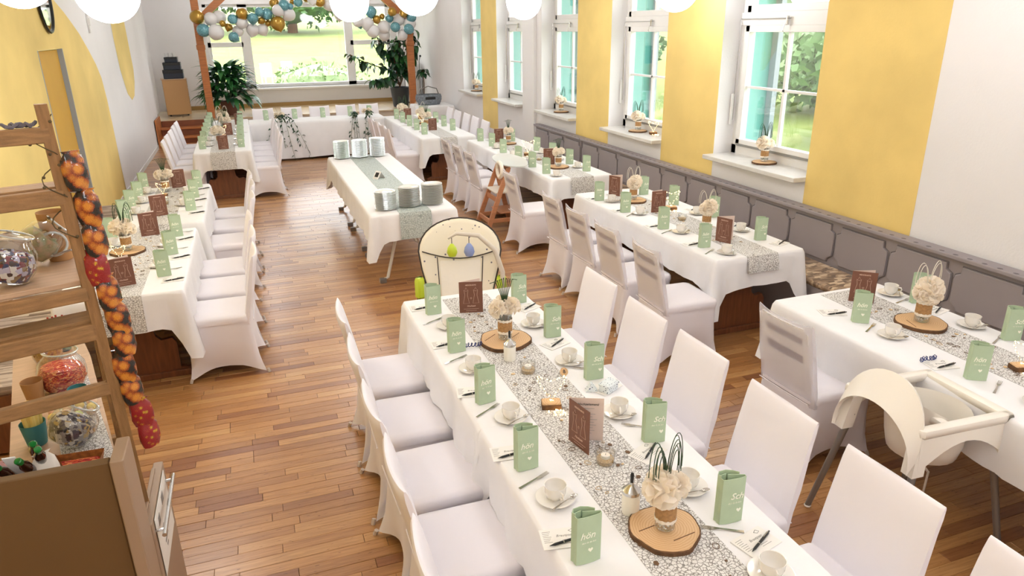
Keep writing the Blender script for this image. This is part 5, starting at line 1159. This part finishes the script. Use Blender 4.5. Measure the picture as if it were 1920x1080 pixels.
# wicker tray with small bottles by the cabinet
t = thing('wicker_tray', 'small brown wicker tray of sweets at the front of the lower board', 'basket', wp(-.14, .10, .853), RZ-.35)
G().loft([[(-.10*k, -.05*k, z), (.10*k, -.05*k, z), (.10*k, .05*k, z), (-.10*k, .05*k, z)] for k, z in ((.88, 0), (1, .05))], True, False).build('woven_tray', mat('brown_wicker', '#a5662f', .6, var=.45, vs=60), t)
G().bbox(-.085, .085, -.04, .04, .004, .03, .01).build('red_sweets', mCandyRed, t, kind='stuff')
mBot = mat('dark_bottle_glass', '#3a1a14', .08, coat=1); mCap = mat('green_bottle_cap', '#177a34', .25, coat=.5)
for i, (x, y) in enumerate(((-.245, .115), (-.265, .045), (-.235, .06), (-.33, .05))):
    p = wp(x-.0, y, .80); t = G().lathe([(.016, 0), (.019, .004), (.019, .07), (.011, .09), (.010, .105), (.001, .106)], 14).build('mini_bottle', mBot, None, smooth=True, loc=p+Vector((0, 0, .19-.02*(i % 2)-.04)), rot=(.6, .2*(-1)**i, 0)); G().lathe([(.0125, .094), (.013, .096), (.013, .114), (.010, .117), (.001, .1155)], 14).build('green_cap', mCap, t, smooth=True)
    tag(t, 'small dark bottle with green cap, %s in the tray behind the taupe cabinet' % ('rear right', 'front', 'front right', 'left')[i], 'bottle')
t = thing('open_tray', 'paper lined wicker tray holding the little bottles', 'basket', wp(-.30, .08, .853), RZ+.1)
G().loft([[(-.12*k, -.07*k, z), (.12*k, -.07*k, z), (.12*k, .07*k, z), (-.12*k, .07*k, z)] for k, z in ((.88, .0), (1, .06))], True, False).build('woven_tray', D.materials['brown_wicker'], t)
G().loft([[(-.02, -.01, .05), (.02, -.01, .05), (.02, .0, .05), (-.02, .0, .05)], [(-.05, -.02, .16), (-.01, -.02, .15), (-.01, -.01, .15), (-.05, -.01, .16)]]).build('folded_paper', mFrame, t)
for i, (x, y, c_) in enumerate(((-.36, .04, '#e2a8a8'), (-.22, .02, '#e9e2d8'))): packet(('pink' if i == 0 else 'white')+' paper treat bag beside the little bottles', wp(x, y, .87), .08, .03, .13, mat('paper_bag_%d' % i, c_, .6), RZ+.3, -.3)
# sweet bags hung down the right upright
hangs = [(.085, 2.0, .12, 0), (.10, 1.87, .12, 0), (.10, 1.76, .12, 0), (.085, 1.655, .12, 1), (.105, 1.555, .12, 0), (.115, 1.455, .12, 0), (.12, 1.365, .12, 0), (.10, 1.26, .12, 0), (.11, 1.165, .11, 0), (.125, 1.06, .11, 1), (.135, .965, .11, 1)]
for i, (x, z, s, k) in enumerate(hangs):
    p = wp(x-.012, .0, z-.055); o = packet('glossy %s sweets bag, %s down the chain on the rack upright' % (('black and orange', 'red and yellow')[k], ORD[i]), p, .078, .042, s*1.12, (mBagA, mBagB)[k], RZ+.3*(-1)**i)
    o['group'] = 'sweets bags on the rack'
t = thing('paper_tag_string', 'white paper tags tied behind the top of the upright', 'tag', wp(.09, .03, 2.05), RZ)
for k in range(3): G().bbox(-.018, .018, -.002, .002, -.03-.045*k, .01-.045*k, .001).build('paper_tag', mCard, t, rot=(0, .15*k, .3))
mTwig = mat('dry_twig', '#5a4a30', .8)
t = thing('dried_vine', 'thin dried vine wound round the top of the upright', 'garland', wp(.03, 0, 0), RZ); G().tube([(.035*math.cos(a*1.3)-.02, .02+.03*math.sin(a*1.3), 2.2-.03*a) for a in [k*.5 for k in range(30)]], .0022, 4).build('vine_stem', mTwig, t)
for k in range(12): G().ball((.035*math.cos(k*1.7)-.03, -.01+.02*math.sin(k), 2.18-.035*k), .0055, 6, 4).build('berry', mTwig, t)
t = thing('knotted_cord', 'knotted grey cord lying on the top rail', 'cord', wp(-.05, .02, 2.165), RZ); G().tube([(.04*math.cos(a)*(1+.3*math.sin(3*a)), .012*math.sin(a*2), .008+.006*math.sin(a*5)) for a in [k*.35 for k in range(18)]], .006, 5, True).build('cord_loop', mat('grey_cord', '#6d6872', .8), t)
# taupe cabinet nearest the camera
cb = thing('taupe_cabinet', 'taupe laminate cabinet at the lower left corner', 'cabinet', (0, 0, 0))
G().bbox(-1.7, -.615, 2.45, 2.49, 0, 1.05, .004).build('front_panel', mCab, cb); G().bbox(-.61, -.565, 2.43, 2.60, 0, 1.06, .004).build('corner_post', mCabEdge, cb)
G().bbox(-.86, -.60, 2.492, 2.62, 0, .60, .004).build('carcass', mCab, cb); G().bbox(-.60, -.56, 2.60, 3.06, 0, .66, .004).build('side_door', mCabEdge, cb)
G().bbox(-.60, -.585, 2.60, 3.0, .66, .67, .003).build('inner_shelf', mCabEdge, cb)
g = G(); g.tube([(-.525, 2.60, .60), (-.525, 3.03, .60)], .009, 8); g.tube([(-.56, 2.64, .60), (-.525, 2.64, .60)], .006, 6); g.tube([(-.56, 2.99, .60), (-.525, 2.99, .60)], .006, 6); g.build('bar_handle', mChrome, cb, smooth=True)
pn = thing('notice_sheet', 'printed notice sheet in a clear sleeve on the cabinet door', 'paper', (-.557, 2.83, .515)); G().box(0, .002, -.19, .17, -.14, .135).build('sheet', mCard, pn)
g = G()
for k, (y0, y1, z0, z1) in enumerate(((-.13, -.09, .06, .1), (.0, .05, .07, .11), (-.1, -.05, .0, .02), (.02, .09, -.02, .01), (-.08, .0, -.06, -.05), (-.06, -.03, -.09, -.08))): g.box(.002, .003, y0, y1, z0, z1)
g.build('printing', mPrintGrey, pn)

# ---------------- baby bouncer ----------------
bc = thing('baby_bouncer', 'cream baby bouncer seat with dark piping and lime green side hubs, behind the centre table', 'baby seat', (1.52, 5.50, -.0), -.30)
TB = Matrix.Translation((0, -.22, .16)) @ Matrix.Rotation(math.radians(-26), 4, 'X')
def spot2():
    M_ = mat('cream_star_fabric', '#efe6d2', .85); nt = M_.node_tree; p = nt.nodes['Principled BSDF']; tc = nn(nt, 'ShaderNodeTexCoord'); v = nn(nt, 'ShaderNodeTexVoronoi'); v.inputs['Scale'].default_value = 17
    cr = nn(nt, 'ShaderNodeValToRGB'); cr.color_ramp.interpolation = 'CONSTANT'; cr.color_ramp.elements[0].color = lin('#77707a'); cr.color_ramp.elements[1].color = lin('#efe6d2'); cr.color_ramp.elements[1].position = .13
    nt.links.new(tc.outputs['Object'], v.inputs['Vector']); nt.links.new(v.outputs['Distance'], cr.inputs[0]); nt.links.new(cr.outputs[0], p.inputs['Base Color']); return M_
mStar = spot2(); mCreamF = mat('plain_cream_fabric', '#f0eadf', .85, bump=.3, bs=20); mPipe = mat('dark_brown_piping', '#3b322d', .7); mLime = mat('lime_plastic', '#c8dc3c', .3); mToyB = mat('blue_plush', '#8f9fd0', .8)
def arc(w, z0, zt, n=17): return [(-w*.62, 0, z0), (-w*.80, 0, .25), (-w*.93, 0, .42)] + [(-w*math.cos(PI*k/(n-1)), 0, zt-w*.86+w*.86*math.sin(PI*k/(n-1))) for k in range(n)] + [(w*.93, 0, .42), (w*.80, 0, .25), (w*.62, 0, z0)]
out = arc(.34, -.05, .86); 
def shell(off, sc_): return [(x*sc_, off-.09*(x*sc_/.34)**2, (z-.4)*sc_+.4) for x, _, z in out]
G().loft([shell(.04, .98), shell(0, 1), shell(-.02, .97), shell(-.03, .9), shell(-.03, .6), shell(-.028, .05)], T=TB).build('seat_shell', mStar, bc, smooth=True, angle=60)
G().tube([TB @ Vector(p) for p in shell(0, 1.005)], .008, 6, True).build('piping', mPipe, bc, smooth=True)
cur_ = lambda x: .56-.05*math.cos(x/.31*PI/2)
G().tube([TB @ Vector((x, -.035-.09*(x/.315)**2-.003, cur_(x))) for x in [-.31+.062*k for k in range(11)]], .005, 5).build('head_seam', mPipe, bc)
for s in (-1, 1): G().tube([TB @ Vector((s*(.19-.0), -.062, .52)), TB @ Vector((s*.175, -.055, .25)), TB @ Vector((s*.16, -.05, 0))], .004, 5).build('side_seam', mPipe, bc)
G().loft([[(-.15, -.055, -.02), (.15, -.055, -.02), (.15, -.04, -.02), (-.15, -.04, -.02)], [(-.16, -.07, .25), (.16, -.07, .25), (.16, -.05, .25), (-.16, -.05, .25)], [(-.17, -.055, .49), (.17, -.055, .49), (.17, -.035, .49), (-.17, -.035, .49)]], T=TB).build('centre_pad', mCreamF, bc, smooth=True)
for s in (-1, 1): G().bbox(s*.34-.04, s*.34+.04, -.2, -.1, .32, .52, .03).build('side_hub', mLime, bc, smooth=True)
G().tube([(.34, -.18, .34), (.35, -.18, .55), (.29, -.16, .74), (.16, -.14, .86), (-.02, -.14, .88), (-.09, -.14, .84)], [.02, .022, .022, .019, .014, .008], 10).build('toy_bar', mCream, bc, smooth=True)
for x, m_, nm in ((-.06, mLime, 'green_egg_toy'), (.08, mToyB, 'blue_drop_toy')): G().lathe([(.001, -.06), (.03, -.052), (.044, -.02), (.036, .02), (.015, .05), (.001, .056)], 14, (x, -.15, .745)).build(nm, m_, bc, smooth=True); G().tube([(x, -.15, .79), (x, -.14, .865)], .003, 4).build('toy_strap', mPipe, bc)
for s in (-1, 1):
    G().tube([(s*.35, .28, .03), (s*.36, .1, .2), (s*.355, -.1, .32), (s*.33, -.35, .1), (s*.30, -.45, .03)], .02, 8).build('side_frame', mPipe if s < 0 else mCream, bc, smooth=True)
for y_ in (.28, -.45): G().tube([(-.34, y_, .025), (.34, y_, .025)], .02, 8).build('floor_bar', mCream, bc, smooth=True)
# ---------------- wooden high chair ----------------
hc = thing('wooden_high_chair', 'beech wooden baby high chair with small wheels between the covered chairs', 'high chair', (2.84, 8.40, 0))
for s in (-1, 1):
    G().loft([[(-.24, s*.21-.014, .03), (-.18, s*.21-.014, .03), (-.18, s*.21+.014, .03), (-.24, s*.21+.014, .03)], [(.06, s*.19-.014, .82), (.12, s*.19-.014, .82), (.12, s*.19+.014, .82), (.06, s*.19+.014, .82)]]).build('rear_leg', mBeech, hc)
    G().loft([[(.22, s*.21-.014, .0), (.28, s*.21-.014, .0), (.28, s*.21+.014, .0), (.22, s*.21+.014, .0)], [(.05, s*.19-.014, .66), (.11, s*.19-.014, .66), (.11, s*.19+.014, .66), (.05, s*.19+.014, .66)]]).build('front_leg', mBeech, hc)
    G().lathe([(.001, -.014), (.035, -.014), (.04, -.008), (.04, .008), (.035, .014), (.001, .014)], 16, T=Matrix.Translation((-.22, s*.24, .04)) @ Matrix.Rotation(PI/2, 4, 'X')).build('wheel', mWax, hc, smooth=True)
    G().bbox(-.16, .25, s*.2-.012, s*.2+.012, .14, .19, .004).build('side_rail', mBeech, hc)
for x, z in ((-.17, .16), (-.06, .42), (.10, .80)): G().bbox(x-.012, x+.012, -.2, .2, z-.03, z+.03, .004).build('cross_bar', mBeech, hc)
G().bbox(-.08, .24, -.185, .185, .50, .525, .008).build('seat', mWax, hc); G().bbox(-.02, .24, -.185, .185, .24, .26, .006).build('footrest', mBeech, hc)
G().bbox(.055, .085, -.17, .17, .62, .80, .01).build('backrest', mBeech, hc)
G().tube([(.0, -.12+.09*math.cos(a), .79+.09*math.sin(a)) for a in [2*PI*k/18 for k in range(18)]], .026, 8, True).build('head_hugger', mWax, hc, smooth=True)
G().lathe([(.23, 0), (.25, .006), (.25, .018), (.235, .012), (.001, .010)], 28, (.19, .08, .855), T=Matrix.Rotation(.06, 4, 'X'), sy=1.5, sx=.8).build('tray', mat('grey_white_tray', '#cfcfca', .35), hc, smooth=True)
# ---------------- white plastic high chairs ----------------
mHC = mat('white_polypropylene', '#f2ebe0', .35, coat=.2); mHL = mat('grey_steel_tube', '#8d8884', .35, .6)
def white_hc():
    t = thing('white_high_chair', 'white', 'high chair')
    for sx, sy in ((-1, -1), (-1, 1), (1, -1), (1, 1)):
        lg = G().tube([(sx*.20, sy*.19, .60), (sx*.29, sy*.28, .012)], [.0165, .0145], 12).build('leg', mHL, t, smooth=True); G().ball((sx*.29, sy*.28, .01), .018, 8, 6, .6).build('foot_cap', mHC, lg, smooth=True)
        G().loft([[(sx*.225-.03, sy*.21-.03, .52), (sx*.225+.03, sy*.21-.03, .52), (sx*.225+.03, sy*.21+.03, .52), (sx*.225-.03, sy*.21+.03, .52)], [(sx*.205-.028, sy*.195-.028, .70), (sx*.205+.028, sy*.195-.028, .70), (sx*.205+.028, sy*.195+.028, .70), (sx*.205-.028, sy*.195+.028, .70)]]).build('leg_socket', mHC, t)
    # rim frame around the seat
    g = G(); g.bbox(-.235, .245, -.235, -.185, .70, .745, .012); g.bbox(-.235, .245, .185, .235, .70, .745, .012); g.bbox(.19, .245, -.235, .235, .70, .745, .012)
    g.bbox(-.10, -.06, -.2, .2, .70, .74, .01) ; g.build('arm_rim', mHC, t, smooth=True)
    # arched side aprons between the sockets
    for s in (-1, 1):
        n = 13; top = [(-.23+.46*k/(n-1), .72) for k in range(n)]; bot = [(-.23+.46*k/(n-1), .54+.12*math.sin(PI*k/(n-1))) for k in range(n)]
        v = []
        for (x, z), (x2, z2) in zip(top, bot): v += [(x, s*.225, z), (x2, s*.238, z2), (x2, s*.228, z2), (x, s*.215, z)]
        G().add(v, [(4*k+a, 4*k+(a+1) % 4, 4*k+4+(a+1) % 4, 4*k+4+a) for k in range(n-1) for a in range(4)]+[(0, 1, 2, 3), (4*n-1, 4*n-2, 4*n-3, 4*n-4)]).build('side_apron', mHC, t, smooth=True, angle=50)
    n = 13; v = []
    for k in range(n):
        y = -.22+.44*k/(n-1); v += [(.245, y, .72), (.262, y, .56+.10*math.sin(PI*k/(n-1))), (.252, y, .56+.10*math.sin(PI*k/(n-1))), (.235, y, .72)]
    G().add(v, [(4*k+a, 4*k+(a+1) % 4, 4*k+4+(a+1) % 4, 4*k+4+a) for k in range(n-1) for a in range(4)]+[(0, 1, 2, 3), (4*n-1, 4*n-2, 4*n-3, 4*n-4)]).build('front_apron', mHC, t, smooth=True, angle=50)
    # hooded backrest: a broad arch sweeping from socket to socket
    v = []; n = 21
    for k in range(n):
        a = PI*k/(n-1); y = -.235*math.cos(a); z1 = .60+.30*math.sin(a)**.75; z2 = .53+.24*math.sin(a)**.8
        x1 = -.245+.06*math.sin(a); x2 = -.275+.0*math.sin(a); yy = y*.97
        v += [(x1, y, z1), (x2, yy, z2), (x2+.012, yy*.96, z2), (x1+.014, y*.96, z1-.006)]
    G().add(v, [(4*k+a, 4*k+(a+1) % 4, 4*k+4+(a+1) % 4, 4*k+4+a) for k in range(n-1) for a in range(4)]+[(0, 1, 2, 3), (4*n-1, 4*n-2, 4*n-3, 4*n-4)]).build('back_arch', mHC, t, smooth=True, angle=50)
    # bucket seat hanging inside
    rings = [[(.03+(xs*s_ if False else s_*.155*math.cos(q)) - (.015 if z > .6 else 0), s_*.165*math.sin(q), z+(.10*max(0, -math.cos(q)) if z > .6 else 0)) for q in [2*PI*j/24 for j in range(24)]] for s_, z in ((1.12, .70), (1.06, .62), (1.0, .54), (.9, .47), (.6, .44), (.1, .435))]
    G().loft(rings, False, True).build('bucket_seat', mHC, t, smooth=True, angle=60)
    for s in (-1, 1): G().tube([(s*.02, -.02, .46), (.05, s*.05, .36), (.07, s*.03, .2), (.05, s*.06, .12)], .006, 4).build('harness_strap', mCream, t)
    return t
pH = Proto(white_hc())
pH((2.86, 2.13, 0), -.06, 'white plastic high chair with hooded back at the front right table', None, (1.1, 1.05, 1.03)); o = pH((3.08, 1.26, 0), .1, 'second white high chair cut by the right photo edge, nearest the camera', None, (1.0, 1.0, 1.0))
